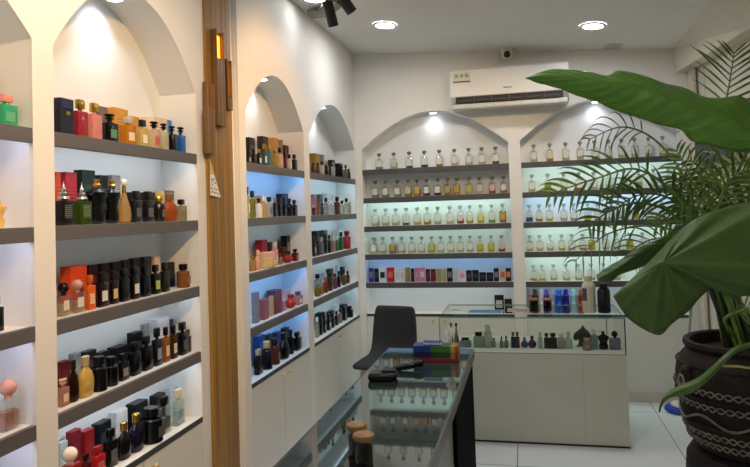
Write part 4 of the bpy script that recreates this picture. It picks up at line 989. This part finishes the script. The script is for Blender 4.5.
inside(515.3, 519.4, 332, 'r', '4a1c30', '5c4a4c', 'maroon slab bottle')
inside(521, 527.8, 337, 'b', '24305c', '5a64a0', 'round blue bottle')
inside(528.2, 535.8, 336, 'b', '4c1c44', '2c1024', 'round purple bottle')
inside(538, 542.4, 332, 'r', '~c0c8c0', 'a8aca4', 'slim clear bottle')
inside(544.2, 548.8, 333, 'r', '1a1c1a', '0e0e0e', 'slim black bottle')
inside(549.4, 556.6, 333, 'r', '161616', '0e0e0e', 'wider black bottle')
inside(558, 564.6, 333, 'r', '~b8b4a0', 'c0b48c', 'beige glass bottle')
inside(565.2, 572, 331.5, 'o', '~c0ccc8', 'a8b0b0', 'clear rounded bottle')
inside(583, 590.6, 338, 'r', '~b0a8a0', 'c08878', 'clear bottle with pink label', y=-.97, lab='b87868')
inside(590.9, 597.6, 329, 'r', '~98a8a4', 'c0ccc8', 'silver topped bottle')
inside(598, 608.6, 331, 't', '141216', '100e12', 'black sculpted bottle')
inside(609.8, 619.6, 331, 's', '~a89cac', '0e0e0e', 'lilac bottle with black ball stopper')
# dark sculpted animal-head bottle
u0, u1 = 573.5, 593; p0 = hit(583, 340, 'y', -.86); k = (p0-CAM).dot(BF); sc = (u1-u0)/F*k
t = thing('sculpted_bottle', 'dark animal head shaped bottle inside the back glass counter', 'perfume bottle', (p0.x, -.86, IZ), local=True)
bm = BM(); zz = hit(583, 325, 'y', -.86).z-IZ
out = [(-.30, 0), (.34, 0), (.38, .25), (.42, .5), (.30, .72), (.14, .84), (.02, 1.0), (-.06, .86), (-.22, .74), (-.44, .60), (-.50, .42), (-.40, .30), (-.22, .36), (-.22, .2)]
fr = [bm.verts.new((x*sc, -.022, z*zz)) for x, z in out]; bk = [bm.verts.new((x*sc*.94, .022, z*zz)) for x, z in out]
bm.faces.new(fr); bm.faces.new(bk)
for i in range(len(out)): bm.faces.new((fr[i], bk[i], bk[(i+1) % len(out)], fr[(i+1) % len(out)]))
obj('head', bm, P('#1e2420', .35), t, .5)
bm = BM(); lathe(bm, [(sc*.2, 0), (sc*.36, .002), (sc*.36, .008), (sc*.3, .010)], n=18, sy=.6); obj('foot', bm, SILVER, t)

# ------------------------------------------------------------------ desk with dark mirror glass top
t = thing('desk', 'long desk with dark reflective glass top and grey metal rim', 'desk', (.875, -2.95, 0))
dx0, dx1, dy0, dy1, dz = .615, 1.135, -4.25, -1.70, .76
bm = BM(); b2(bm, dx0+.006, dx1-.012, dy0, dy1-.004, dz-.012, dz); obj('glass_top', bm, P('#2c3a36', .03, ior=2.3, vary=.02), t, 0)
RIM = P('#5a5a54', .35, metal=.5)
bm = BM()
b2(bm, dx1-.0118, dx1, dy0, dy1, dz-.055, dz+.0015, .002); b2(bm, dx0, dx0+.0058, dy0, dy1, dz-.03, dz+.001, .001); b2(bm, dx0, dx1, dy1-.0038, dy1, dz-.04, dz+.001, .001)
obj('rim', bm, RIM, t, 0)
bm = BM(); b2(bm, dx0+.02, dx1-.03, dy0, -2.64, .02, dz-.056, .003); obj('side_cabinet', bm, P('#8c8a80', .4), t, 0)
bm = BM(); b2(bm, dx0+.03, dx1-.012, -2.635, dy1-.01, .0, dz-.056, .003); obj('end_cabinet', bm, P('#050505', .9, ior=1.15), t, 0)
bm = BM(); b2(bm, dx0+.02, dx1-.02, dy0, dy1-.012, dz-.0555, dz-.0125); obj('under_tray', bm, P('#1c2422', .4), t, 0)
DZ = dz+.0018
# jars on the desk
corkjar(Vector((.929, -3.655, DZ)), .0275, .18, 'glass jar with cork lid on the desk, rear one of the near pair', 'cork jars on the desk', '#7a5228')
corkjar(Vector((.972, -3.735, DZ)), .0275, .178, 'glass jar with cork lid on the desk, nearest the viewer', 'cork jars on the desk', '#7a5228')
# coloured carton
cx0, cx1, cy = .825, 1.075, -2.035
t = thing('coloured_carton', 'low tissue carton in blue, green, yellow and red panels on the desk', 'carton', (.95, cy+.05, DZ))
bm = BM(); b2(bm, cx0, cx1, cy, cy+.11, DZ, DZ+.016, .001); obj('red_base', bm, P('#8a1c20', .4), t, 0)
def patch(bm, x0, x1, z0, z1, mi, y0=cy+.002, y1=cy+.106):
    n0 = len(bm.faces); b2(bm, x0, x1, y0, y1, z0, z1)
    bm.faces.ensure_lookup_table()
    for f in bm.faces[n0:]: f.material_index = mi
bm = BM(); za, zb, zc2 = DZ+.0163, DZ+.050, DZ+.082
xs = [cx0, cx0+.10, cx0+.21, cx0+.232, cx1]
for i, (lo_, hi_) in enumerate(((0, 1), (2, 3), (4, 5), (6, 7))):
    patch(bm, xs[i], xs[i+1], za, zb, lo_); patch(bm, xs[i], xs[i+1], zb, zc2, hi_)
obj('panelled_carton', bm, [P(c, .35) for c in ('#1c1848', '#20387c', '#1c4020', '#386e26', '#94701c', '#b8a030', '#84261a', '#a84c1c')], t, 0)
bm = BM(); rnd = random.Random(5); bmesh.ops.create_icosphere(bm, subdivisions=3, radius=1)
for v in bm.verts:
    k_ = 1+.22*math.sin(7*v.co.x+3*v.co.z)+.18*math.sin(9*v.co.y-5*v.co.z)+rnd.uniform(-.06, .06); z_ = v.co.z
    v.co = Vector((cx0+.196+v.co.x*.028*k_*(.75+.35*z_), cy+.088+v.co.y*.012*k_, zc2+.045+z_*.045*k_))
obj('tissue', bm, P('#e2dfd6', .8), t, 0)
t2 = thing('blue_packet', 'blue and white lettered packet lying on the coloured carton', 'packet', (.95, cy+.06, zc2))
bm = BM(); b2(bm, cx0+.055, cx0+.160, cy+.012, cy+.052, zc2+.0005, zc2+.024, .003); obj('packet_body', bm, P('#20489a', .4), t2, 0)
bm = BM()
for i in range(7): boxm(bm, cx0+.063+i*.0152, cy+.0116, zc2+.012, .010, .001, .012, rot=Matrix.Rotation(.25*(-1)**i, 4, 'Y'))
obj('white_lettering', bm, P('#d8dce4', .5), t2, 0)
# black card reader and handset
t = thing('card_reader', 'black card reader with red tip lying on the desk', 'card reader', (.742, -2.44, DZ), .12, local=True)
bm = BM(); boxm(bm, 0, 0, .019, .145, .10, .036, .014, 3); boxm(bm, .03, .015, .040, .07, .06, .016, .006, 2); obj('reader_body', bm, P('#050506', .35, ior=1.35), t)
bm = BM(); boxm(bm, -.035, -.01, .0378, .05, .06, .002); obj('keypad', bm, P('#1c1c20', .3), t, 0)
bm = BM(); boxm(bm, -.052, .034, .036, .022, .014, .008, .002, 1); obj('red_tip', bm, P('#b84030', .4), t)
t = thing('handset', 'black handset with pale button leaning behind the card reader', 'handset', (.835, -2.24, DZ), -1.15, local=True)
bm = BM(); boxm(bm, 0, 0, .022, .05, .16, .03, .012, 3, rot=Matrix.Rotation(.12, 4, 'X')); boxm(bm, 0, .05, .03, .06, .05, .03, .012, 3); obj('handset_body', bm, P('#050506', .3, ior=1.35), t)
bm = BM(); lathe(bm, [(.010, .0375), (.010, .0405), (.006, .042)], 0, -.005, 14); obj('button', bm, P('#9a9a9c', .3), t)

# ------------------------------------------------------------------ chair
t = thing('chair', 'dark grey upholstered shell chair with pale wooden legs by the corner', 'chair', (.345, -.66, 0), local=True)
t.rotation_euler.z = -.24
prof = [(-.205, .405), (-.20, .44), (-.12, .437), (0, .428), (.10, .43), (.165, .455), (.195, .51), (.21, .60), (.222, .70), (.232, .80), (.236, .83)]
wid = [.16, .18, .195, .20, .20, .20, .198, .196, .19, .178, .155]
bm = BM(); nx = 12
def shell(off):
    g = []
    for i, ((y, z), w_) in enumerate(zip(prof, wid)):
        a = prof[max(i-1, 0)]; b = prof[min(i+1, len(prof)-1)]; ty, tz = b[0]-a[0], b[1]-a[1]; l = math.hypot(ty, tz); ny, nz = tz/l, -ty/l
        r_ = []
        for j in range(nx+1):
            s = -1+2*j/nx; cv = .022*(s*s) if i > 2 else 0
            r_.append(bm.verts.new((w_*s, y+ny*off-(cv*ny), z+nz*off-(cv*nz))))
        g.append(r_)
    return g
g0, g1 = shell(0), shell(.046)
R_, K_ = len(prof), nx
for i in range(R_-1):
    for j in range(K_):
        bm.faces.new((g0[i][j], g0[i][j+1], g0[i+1][j+1], g0[i+1][j])); bm.faces.new((g1[i][j], g1[i+1][j], g1[i+1][j+1], g1[i][j+1]))
for i in range(R_-1):
    for j in (0, K_): bm.faces.new((g0[i][j], g1[i][j], g1[i+1][j], g0[i+1][j]))
for i in (0, R_-1):
    for j in range(K_): bm.faces.new((g0[i][j], g0[i][j+1], g1[i][j+1], g1[i][j]))
o = obj('seat_shell', bm, P('#2e2a2b', .8, vary=.12, scale=160, bump=.15), t)
md = o.modifiers.new('soften', 'SUBSURF'); md.levels = 1; md.render_levels = 2
for sx in (-1, 1):
    for sy in (-1, 1):
        bm = BM(); tube(bm, [(sx*.11, sy*.12, .415), (sx*.17, sy*.19, 0)], [.019, .012], 12); obj('leg', bm, WOOD('#b08850', '#d0a870', 6, 2), t)
bm = BM(); boxm(bm, 0, 0, .405, .26, .28, .02, .004, 1); obj('seat_frame', bm, WOOD('#b08850', '#d0a870', 6, 2), t)

# ------------------------------------------------------------------ mop and dark panel at the right wall
t = thing('mop', 'grey handled mop with blue head leaning in the back right corner', 'mop', (2.54, -.22, 0))
bm = BM(); tube(bm, [(2.60, -.20, .05), (2.645, -.13, .40), (2.735, -.045, 1.02)], .011, 10); obj('handle', bm, P('#8a8c8c', .35, metal=.3), t)
bm = BM(); lathe(bm, [(.12, 0), (.14, .012), (.135, .03), (.10, .045), (.06, .05)], 2.585, -.215, 26); obj('mop_head', bm, P('#1c3c9c', .7, vary=.25, scale=90, bump=.6), t)
bm = BM(); lathe(bm, [(.10, .046), (.095, .058), (.03, .075), (.015, .09)], 2.59, -.21, 24); obj('head_plate', bm, P('#d4d0c4', .4), t)
bm = BM(); y0, y1 = -.95, -.16
pts = [(wr(y1)-.006, y1), (wr(y0)-.006, y0)]
lo = []
for z in (1.845, 2.06):
    for (x, y) in pts: lo.append((x, y, z))
def pv(x, y, z): return bm.verts.new((x, y, z))
V = [pv(*p) for p in lo]+[pv(p[0]-.045, p[1], p[2]) for p in lo]
for f in ((0, 1, 3, 2), (4, 6, 7, 5), (0, 4, 5, 1), (2, 3, 7, 6), (0, 2, 6, 4), (1, 5, 7, 3)): bm.faces.new([V[i] for i in f])
t = tag(obj('wall_panel_box', bm, P('#34383a', .4), None, 0), 'dark grey box mounted on the right wall behind the palm fronds', 'wall box')

# ------------------------------------------------------------------ plant: pedestal, pot, palm, elephant ear
PC = Vector((2.309, -2.747)); ph = .615
bm = BM(); lathe(bm, [(.205, 0), (.225, .02), (.235, .3), (.245, ph-.10), (.240, ph-.04), (.222, ph-.012), (.19, ph-.001)], PC.x, PC.y, 40)
tag(obj('plant_stand', bm, P('#1c1816', .6, vary=.1, ior=1.3), None), 'dark smooth round pedestal under the patterned plant pot', 'plant stand')
POTZ = ph+.0005
t = thing('potted_palm', 'feathery palm in a dark patterned clay pot at right', 'potted plant', (PC.x, PC.y, POTZ))
bm = BM(); lathe(bm, [(.196, POTZ), (.212, POTZ+.012), (.226, .66), (.246, .72), (.256, .78), (.266, .86), (.268, .90), (.262, .94), (.246, .975), (.228, .995), (.222, 1.005), (.230, 1.012), (.236, 1.025), (.232, 1.038), (.222, 1.042), (.208, 1.036), (.203, 1.0), (.2, .985)], PC.x, PC.y, 56)
obj('pot', bm, P('#231a11', .6, vary=.5, scale=22, bump=.35, ior=1.3), t)
def potr(z):
    pr = [(.615, .212), (.66, .226), (.72, .246), (.78, .256), (.86, .266), (.90, .268), (.94, .262), (.975, .246)]
    for (a, ra), (b, rb) in zip(pr, pr[1:]):
        if a <= z <= b: return ra+(rb-ra)*(z-a)/(b-a)
    return pr[-1][1]
CREAM = P('#6e675a', .5, vary=.4, scale=60)
for zc_ in (.868, .812, .70, .662):       # braided relief bands
    bm = BM()
    for ph_ in (0, PI):
        n = 300
        pts = [(PC.x+(potr(zc_+.011*math.sin(a*26+ph_))+.004+.003*math.cos(a*26+ph_))*math.cos(a), PC.y+(potr(zc_)+.004+.003*math.cos(a*26+ph_))*math.sin(a), zc_+.010*math.sin(a*26+ph_)) for a in [2*PI*i/n for i in range(n+1)]]
        tube(bm, pts, .0033, 5)
    obj('braid_band', bm, CREAM, t)
bm = BM(); n = 200
tube(bm, [(PC.x+(potr(.755)+.004)*math.cos(a), PC.y+(potr(.755)+.004)*math.sin(a), .758+.018*math.sin(a*7+.6)) for a in [2*PI*i/n for i in range(n+1)]], .005, 6); obj('wavy_band', bm, CREAM, t)
bm = BM(); n = 64
for z, r_ in ((.955, .261), (.835, .268), (.735, .254)): tube(bm, [(PC.x+r_*math.cos(2*PI*i/n), PC.y+r_*math.sin(2*PI*i/n), z) for i in range(n+1)], .0045, 6)
obj('ridge_ring', bm, P('#1c1610', .6, ior=1.3), t)
for ang in (PI*1.12, PI*1.62):             # lugs with rings
    lx, ly = math.cos(ang), math.sin(ang); sx, sy = -ly, lx
    q = Vector((PC.x+lx*.268, PC.y+ly*.268, .925))
    bm = BM(); bmesh.ops.create_uvsphere(bm, u_segments=14, v_segments=10, radius=1, matrix=Matrix.Translation(q) @ Matrix.Diagonal((.026, .026, .034, 1))); lg = obj('lug', bm, P('#2b2116', .55, vary=.3, ior=1.3), t)
    bm = BM(); tube(bm, [q+Vector((lx*.026+sx*.017*math.cos(a), ly*.026+sy*.017*math.cos(a), -.03+.026*math.sin(a))) for a in [2*PI*i/24 for i in range(25)]], .004, 6); obj('ring', bm, P('#8a8068', .4), lg)
bm = BM(); lathe(bm, [(.2, .93), (.2, .99), (.05, 1.0)], PC.x, PC.y, 30); obj('soil', bm, P('#1c140e', .9, vary=.4, scale=80, bump=.6), t)
soil = Vector((PC.x, PC.y, .985))
random.seed(11)
bm = BM()
FR_G, FR_D, FR_B, FR_Y = P('#6a8a3a', .45, vary=.35, scale=20), P('#4c6a2c', .45, vary=.35, scale=20), P('#7c7040', .5, vary=.4, scale=20), P('#a0a454', .5, vary=.3, scale=20)
def bez(pts, n):
    """Catmull-Rom through pts"""
    P_ = [pts[0]]+list(pts)+[pts[-1]]; out = []
    segs = len(pts)-1
    for i in range(n+1):
        x = i/n*segs; k = min(int(x), segs-1); f = x-k
        a, b, c, d = P_[k], P_[k+1], P_[k+2], P_[k+3]
        out.append(.5*((2*b)+(c-a)*f+(2*a-5*b+4*c-d)*f*f+(3*b-a-3*c+d)*f**3))
    return out
def frond(pts, L, mat, start=.4, n=22, droop=.5, width=.013, side_tilt=.0, fwd=.75, rs=0):
    rnd = random.Random(rs)
    wp = [at(*p) for p in pts]
    b0 = soil+Vector((rnd.uniform(-.09, .09), rnd.uniform(-.09, .09), 0))
    sp = bez([b0]+wp, 40)
    bm = BM(); tube(bm, sp, [.0075*(1-i/44)+.0012 for i in range(len(sp))], 6)
    for i in range(n):
        f = start+(1-start)*(i+.5)/n; x = f*40; k = min(int(x), 39); p = sp[k].lerp(sp[k+1], x-k); tg = (sp[k+1]-sp[k]).normalized()
        view = (p-CAM).normalized(); sd = tg.cross(view).normalized(); nrm = sd.cross(tg)
        q = (f-start)/(1-start); ln = L*(.35+.65*math.sin(PI*min(1, .12+q*.95)))*rnd.uniform(.85, 1.1)
        for s in (-1, 1):
            d0 = (tg*fwd+sd*s*(1-.35*q)+nrm*(side_tilt+rnd.uniform(-.35, .35))).normalized()
            prev = None; pos_ = p.copy(); d = d0.copy(); m_ = 6; w0 = width*rnd.uniform(.8, 1.15)
            for j in range(m_+1):
                ff = j/m_; wd = w0*(.35+1.2*ff if ff < .35 else .77*(1-((ff-.35)/.65)**1.6)+.004)
                ws = d.cross(nrm).normalized()*wd*.5; bend = nrm*wd*.22
                row_ = (bm.verts.new(pos_-ws), bm.verts.new(pos_+bend), bm.verts.new(pos_+ws))
                if prev:
                    bm.faces.new((prev[0], prev[1], row_[1], row_[0])); bm.faces.new((prev[1], prev[2], row_[2], row_[1]))
                prev = row_; pos_ = pos_+d*(ln/m_); d = (d+Vector((0, 0, -droop*.22*(j+1)/m_*2))).normalized()
    return obj('frond', bm, mat, t)
M_ = 1/250.
frond([(708, 262, 2.6), (684, 205, 2.55), (640, 170, 2.5), (598, 178, 2.45), (548, 195, 2.4)], 44*M_, FR_G, .55, 13, .75, .017, rs=1)
frond([(704, 240, 2.65), (684, 178, 2.7), (655, 140, 2.75), (622, 127, 2.75), (588, 140, 2.75)], 38*M_, FR_B, .66, 8, 1.7, .009, rs=2)
frond([(704, 255, 2.55), (672, 214, 2.5), (638, 203, 2.45), (608, 212, 2.4), (588, 228, 2.35)], 38*M_, FR_D, .52, 9, .8, .016, rs=3)
frond([(706, 265, 2.7), (676, 232, 2.8), (640, 226, 2.85), (604, 236, 2.9), (574, 262, 2.9)], 46*M_, FR_D, .6, 8, 1.5, .009, rs=4)
frond([(722, 250, 2.7), (728, 180, 2.8), (724, 120, 2.85), (730, 80, 2.85), (734, 52, 2.85)], 60*M_, FR_D, .62, 10, .25, .014, rs=5)
frond([(730, 260, 2.6), (742, 205, 2.65), (748, 165, 2.7), (768, 140, 2.7)], 66*M_, FR_Y, .45, 13, .9, .017, rs=6)
frond([(714, 255, 2.6), (702, 215, 2.6), (690, 175, 2.65), (676, 150, 2.7)], 44*M_, FR_G, .35, 13, .8, .018, rs=7)
frond([(706, 262, 2.75), (680, 240, 2.85), (650, 240, 2.9), (624, 256, 2.9)], 42*M_, FR_D, .5, 9, 1.1, .011, rs=8)
frond([(718, 255, 2.55), (716, 215, 2.5), (730, 180, 2.45), (752, 168, 2.4)], 48*M_, FR_G, .35, 14, .9, .018, rs=9)
frond([(708, 250, 2.6), (690, 215, 2.6), (664, 196, 2.6), (636, 196, 2.6), (612, 212, 2.6)], 44*M_, FR_D, .42, 13, .9, .017, rs=10)
frond([(712, 262, 2.55), (700, 238, 2.5), (680, 222, 2.45), (656, 226, 2.4)], 42*M_, FR_G, .35, 13, 1.0, .017, rs=12)
frond([(716, 255, 2.7), (722, 215, 2.75), (712, 180, 2.8), (690, 160, 2.8)], 44*M_, FR_D, .35, 13, .9, .017, rs=13)
frond([(722, 258, 2.6), (736, 225, 2.55), (750, 208, 2.5), (770, 202, 2.5)], 50*M_, FR_D, .35, 13, .9, .018, rs=14)
frond([(712, 258, 2.8), (700, 225, 2.9), (690, 195, 2.95), (672, 178, 2.95)], 44*M_, FR_D, .35, 13, .9, .017, rs=15)
frond([(718, 262, 2.65), (728, 235, 2.7), (742, 222, 2.75), (762, 228, 2.75)], 46*M_, FR_G, .35, 12, .9, .018, rs=16)
frond([(714, 258, 2.7), (706, 232, 2.7), (694, 214, 2.7), (676, 204, 2.7)], 42*M_, FR_D, .35, 12, 1.0, .017, rs=18)
frond([(720, 258, 2.7), (718, 225, 2.75), (722, 195, 2.8), (738, 178, 2.8)], 46*M_, FR_D, .35, 12, 1.0, .018, rs=19)
frond([(725, 322, 2.5), (738, 312, 2.4), (752, 308, 2.35), (770, 314, 2.3)], 26*M_, FR_G, .45, 9, .5, .009, rs=17)
for i in range(12):
    rnd = random.Random(40+i); b0 = soil+Vector((rnd.uniform(-.07, .07), rnd.uniform(-.06, .06), -.01))
    bm = BM(); e = at(rnd.uniform(700, 732), rnd.uniform(240, 285), rnd.uniform(2.55, 2.7)); tube(bm, [b0, b0.lerp(e, .5)+Vector((0, 0, .02)), e], [.009, .0075, .005], 8); obj('cane', bm, P('#2c2a18', .5, vary=.3), t)

# elephant ear leaves
t = thing('elephant_ear_plant', 'elephant ear plant with huge glossy green leaves beside the palm', 'plant', (PC.x+.03, PC.y-.03, .99))
def strip_leaf(top, mid, bot, mat, n=60, m=9, ripple=.006, wave=14):
    T, M, B3 = (bez([at(*p) for p in c], n) for c in (top, mid, bot))
    bm = BM(); uvl = bm.loops.layers.uv.new(); grid = []
    for i in range(n+1):
        rw = []
        for j in range(-m, m+1):
            f = abs(j)/m; tgt = T[i] if j < 0 else B3[i]; p = M[i].lerp(tgt, f)
            away = (p-CAM).normalized()
            p = p+away*(.05*f*f-.02*f)*min(1, (T[i]-B3[i]).length/.2)+away*ripple*f*math.sin(wave*2*PI*(i/n+.16*f))
            rw.append((bm.verts.new(p), i/n, j/m))
        grid.append(rw)
    for i in range(n):
        for j in range(2*m):
            q = (grid[i][j], grid[i+1][j], grid[i+1][j+1], grid[i][j+1]); f_ = bm.faces.new([x[0] for x in q])
            for lp, x in zip(f_.loops, q): lp[uvl].uv = (x[1], x[2])
    o = obj('leaf', bm, mat, t, 0)
    for p in o.data.polygons: p.use_smooth = True
    sd = o.modifiers.new('thick', 'SOLIDIFY'); sd.thickness = .0018
    return o
LG1 = LEAF('#689a30', '#487f24', 15, .42, .3); LG2 = LEAF('#5a7832', '#425e28', 11, .5, .26); LG3 = LEAF('#4a6a2c', '#39561f', 9); LG4 = LEAF('#64883e', '#4c7030', 7)
strip_leaf([(526, 78, 2.42), (548, 70, 2.42), (571, 70, 2.42), (589, 72, 2.41), (607, 76, 2.38), (617, 71, 2.4), (632, 73, 2.38), (647, 77, 2.36), (666, 84, 2.34), (684, 88, 2.32), (704, 97, 2.28), (722, 98, 2.27), (738, 96, 2.26), (752, 102, 2.24), (786, 118, 2.18), (822, 146, 2.1)],
           [(526, 78, 2.40), (546, 76, 2.38), (568, 77, 2.36), (588, 80, 2.34), (606, 83, 2.32), (618, 84, 2.31), (634, 87, 2.30), (648, 90, 2.28), (664, 95, 2.26), (682, 101, 2.24), (702, 108, 2.22), (718, 114, 2.20), (734, 122, 2.18), (752, 136, 2.16), (790, 148, 2.12), (822, 146, 2.1)],
           [(526, 78.5, 2.42), (542, 84, 2.4), (558, 88, 2.38), (578, 96, 2.36), (597, 102, 2.34), (612, 109, 2.32), (630, 115, 2.30), (646, 120, 2.28), (660, 125, 2.26), (680, 129.5, 2.24), (692, 141, 2.22), (710, 146, 2.20), (733, 151, 2.18), (752, 153, 2.16), (790, 164, 2.12), (822, 146, 2.1)], LG1, 90, 9, .006, 15)
strip_leaf([(596, 275, 2.5), (609, 266, 2.5), (621, 259, 2.5), (637, 248, 2.5), (655, 240, 2.52), (675, 230, 2.55)], [(597, 279, 2.47), (611, 272, 2.47), (624, 264, 2.47), (640, 254, 2.48), (658, 245, 2.5), (678, 238, 2.53)], [(597.5, 281, 2.5), (609, 283, 2.5), (620, 275, 2.5), (634, 270, 2.5), (655, 262, 2.5), (680, 250, 2.55)], LG3, 40, 6, .006, 6)
strip_leaf([(659, 412, 2.22), (662.5, 397.6, 2.2), (672, 389, 2.2), (696, 378.5, 2.18), (710, 368, 2.17), (725, 354, 2.16), (738, 345, 2.15), (760, 340, 2.15), (785, 330, 2.15)], [(659, 412, 2.22), (663, 403, 2.2), (671, 394, 2.19), (695, 384, 2.17), (711, 373, 2.16), (725, 359, 2.15), (739, 348, 2.14), (760, 342, 2.14), (785, 332, 2.14)], [(659.5, 412.5, 2.22), (662, 406, 2.21), (670, 398, 2.2), (692, 393, 2.19), (711, 378, 2.18), (724, 364, 2.17), (740, 351, 2.16), (760, 345, 2.15), (785, 334, 2.15)], LG4, 50, 6, .008, 3)
def fan_leaf(hub, ring, mat, nv=11, m=10):
    ncl = len(ring); rp = bez([at(*p) for p in ring], 140); h = at(*hub)
    bm = BM(); uvl = bm.loops.layers.uv.new(); hv = bm.verts.new(h); rows_ = []
    for i, p in enumerate(rp):
        rw = []
        for j in range(1, m+1):
            f = j/m; q = h.lerp(p, f); away = (q-CAM).normalized()
            q = q+away*(.05*f**2+.008*math.sin(nv*2*PI*i/140)*math.sin(PI*min(1, f*.7)))-away*.045*f*(1-f)
            rw.append(bm.verts.new(q))
        rows_.append(rw)
    for i in range(140):
        f_ = bm.faces.new((hv, rows_[i][0], rows_[i+1][0]))
        for lp, uv in zip(f_.loops, ((i/140, .2), (i/140, .2), ((i+1)/140, .2))): lp[uvl].uv = uv
        for j in range(m-1):
            f_ = bm.faces.new((rows_[i][j], rows_[i][j+1], rows_[i+1][j+1], rows_[i+1][j]))
            for lp, uv in zip(f_.loops, ((i/140, .2), (i/140, .2), ((i+1)/140, .2), ((i+1)/140, .2))): lp[uvl].uv = uv
    o = obj('leaf', bm, mat, t, 0)
    for p in o.data.polygons: p.use_smooth = True
    sd = o.modifiers.new('thick', 'SOLIDIFY'); sd.thickness = .002
    return o
fan_leaf((664, 262, 2.16), [(613, 296, 2.2), (630, 280, 2.2), (652, 259, 2.2), (668, 242, 2.2), (689, 223, 2.2), (714, 211, 2.2), (750, 201.5, 2.18), (800, 195, 2.1), (830, 240, 2.05), (800, 296, 2.08), (750, 296, 2.14), (731, 297, 2.16), (720, 288.5, 2.17), (711, 289, 2.18), (699, 299, 2.18), (690, 310, 2.18), (672, 324, 2.19), (660, 335, 2.2), (643, 329, 2.2), (626, 316, 2.2), (613, 296, 2.2)], LG2)
root = Vector((PC.x+.03, PC.y-.03, .985))
for pts, r_, m_ in (([(752, 136, 2.17), (790, 180, 2.15), (800, 260, 2.3)], .009, LG4), ([(800, 240, 2.1), (825, 270, 2.2), (800, 310, 2.45)], .008, LG4), ([(678, 238, 2.54), (705, 255, 2.5), (735, 300, 2.55)], .005, LG4), ([(785, 332, 2.14), (800, 330, 2.3)], .005, LG4), ([(723, 366, 2.26), (738, 366.5, 2.24), (760, 367, 2.22), (790, 350, 2.3)], .004, FR_Y)):
    bm = BM(); tube(bm, bez([at(*p) for p in pts]+[root], 24), r_, 8); obj('petiole', bm, m_, t)

# ------------------------------------------------------------------ lights and look
def spot(x, y, z, tx, ty, tz, w, col, size, blend=.6):
    l = bpy.data.lights.new('warm_spot', 'SPOT'); l.energy = w; l.color = lin(col); l.spot_size = size; l.spot_blend = blend; l.shadow_soft_size = .04
    o = bpy.data.objects.new('warm_spot', l); C.objects.link(o); o.location = (x, y, z)
    o.rotation_euler = (Vector((tx, ty, tz))-Vector((x, y, z))).to_track_quat('-Z', 'Y').to_euler()
spot(1.25, -2.5, 2.9, 0, -2.0, 2.15, 70, '#ffc47c', 1.0, .8)
spot(1.5, -4.5, 2.88, 0, -3.45, 1.75, 150, '#ffcc8c', 1.15, .8)
spot(1.6, -1.9, 2.88, .9, 0, 1.7, 45, '#ffdcae', 1.2, .8)
w = bpy.data.worlds.new('world'); bpy.context.scene.world = w; w.use_nodes = True
w.node_tree.nodes['Background'].inputs['Color'].default_value = (.6, .65, .7, 1); w.node_tree.nodes['Background'].inputs['Strength'].default_value = .1
sc_ = bpy.context.scene
sc_.view_settings.view_transform = 'Standard'; sc_.view_settings.look = 'None'; sc_.view_settings.gamma = 1; sc_.view_settings.exposure = 0
sc_.view_settings.use_curve_mapping = False
sc_.cycles.max_bounces = 10; sc_.cycles.transparent_max_bounces = 24; sc_.cycles.sample_clamp_indirect = 4
for o in list(bpy.data.objects):
    if '_og' in o: del o['_og']
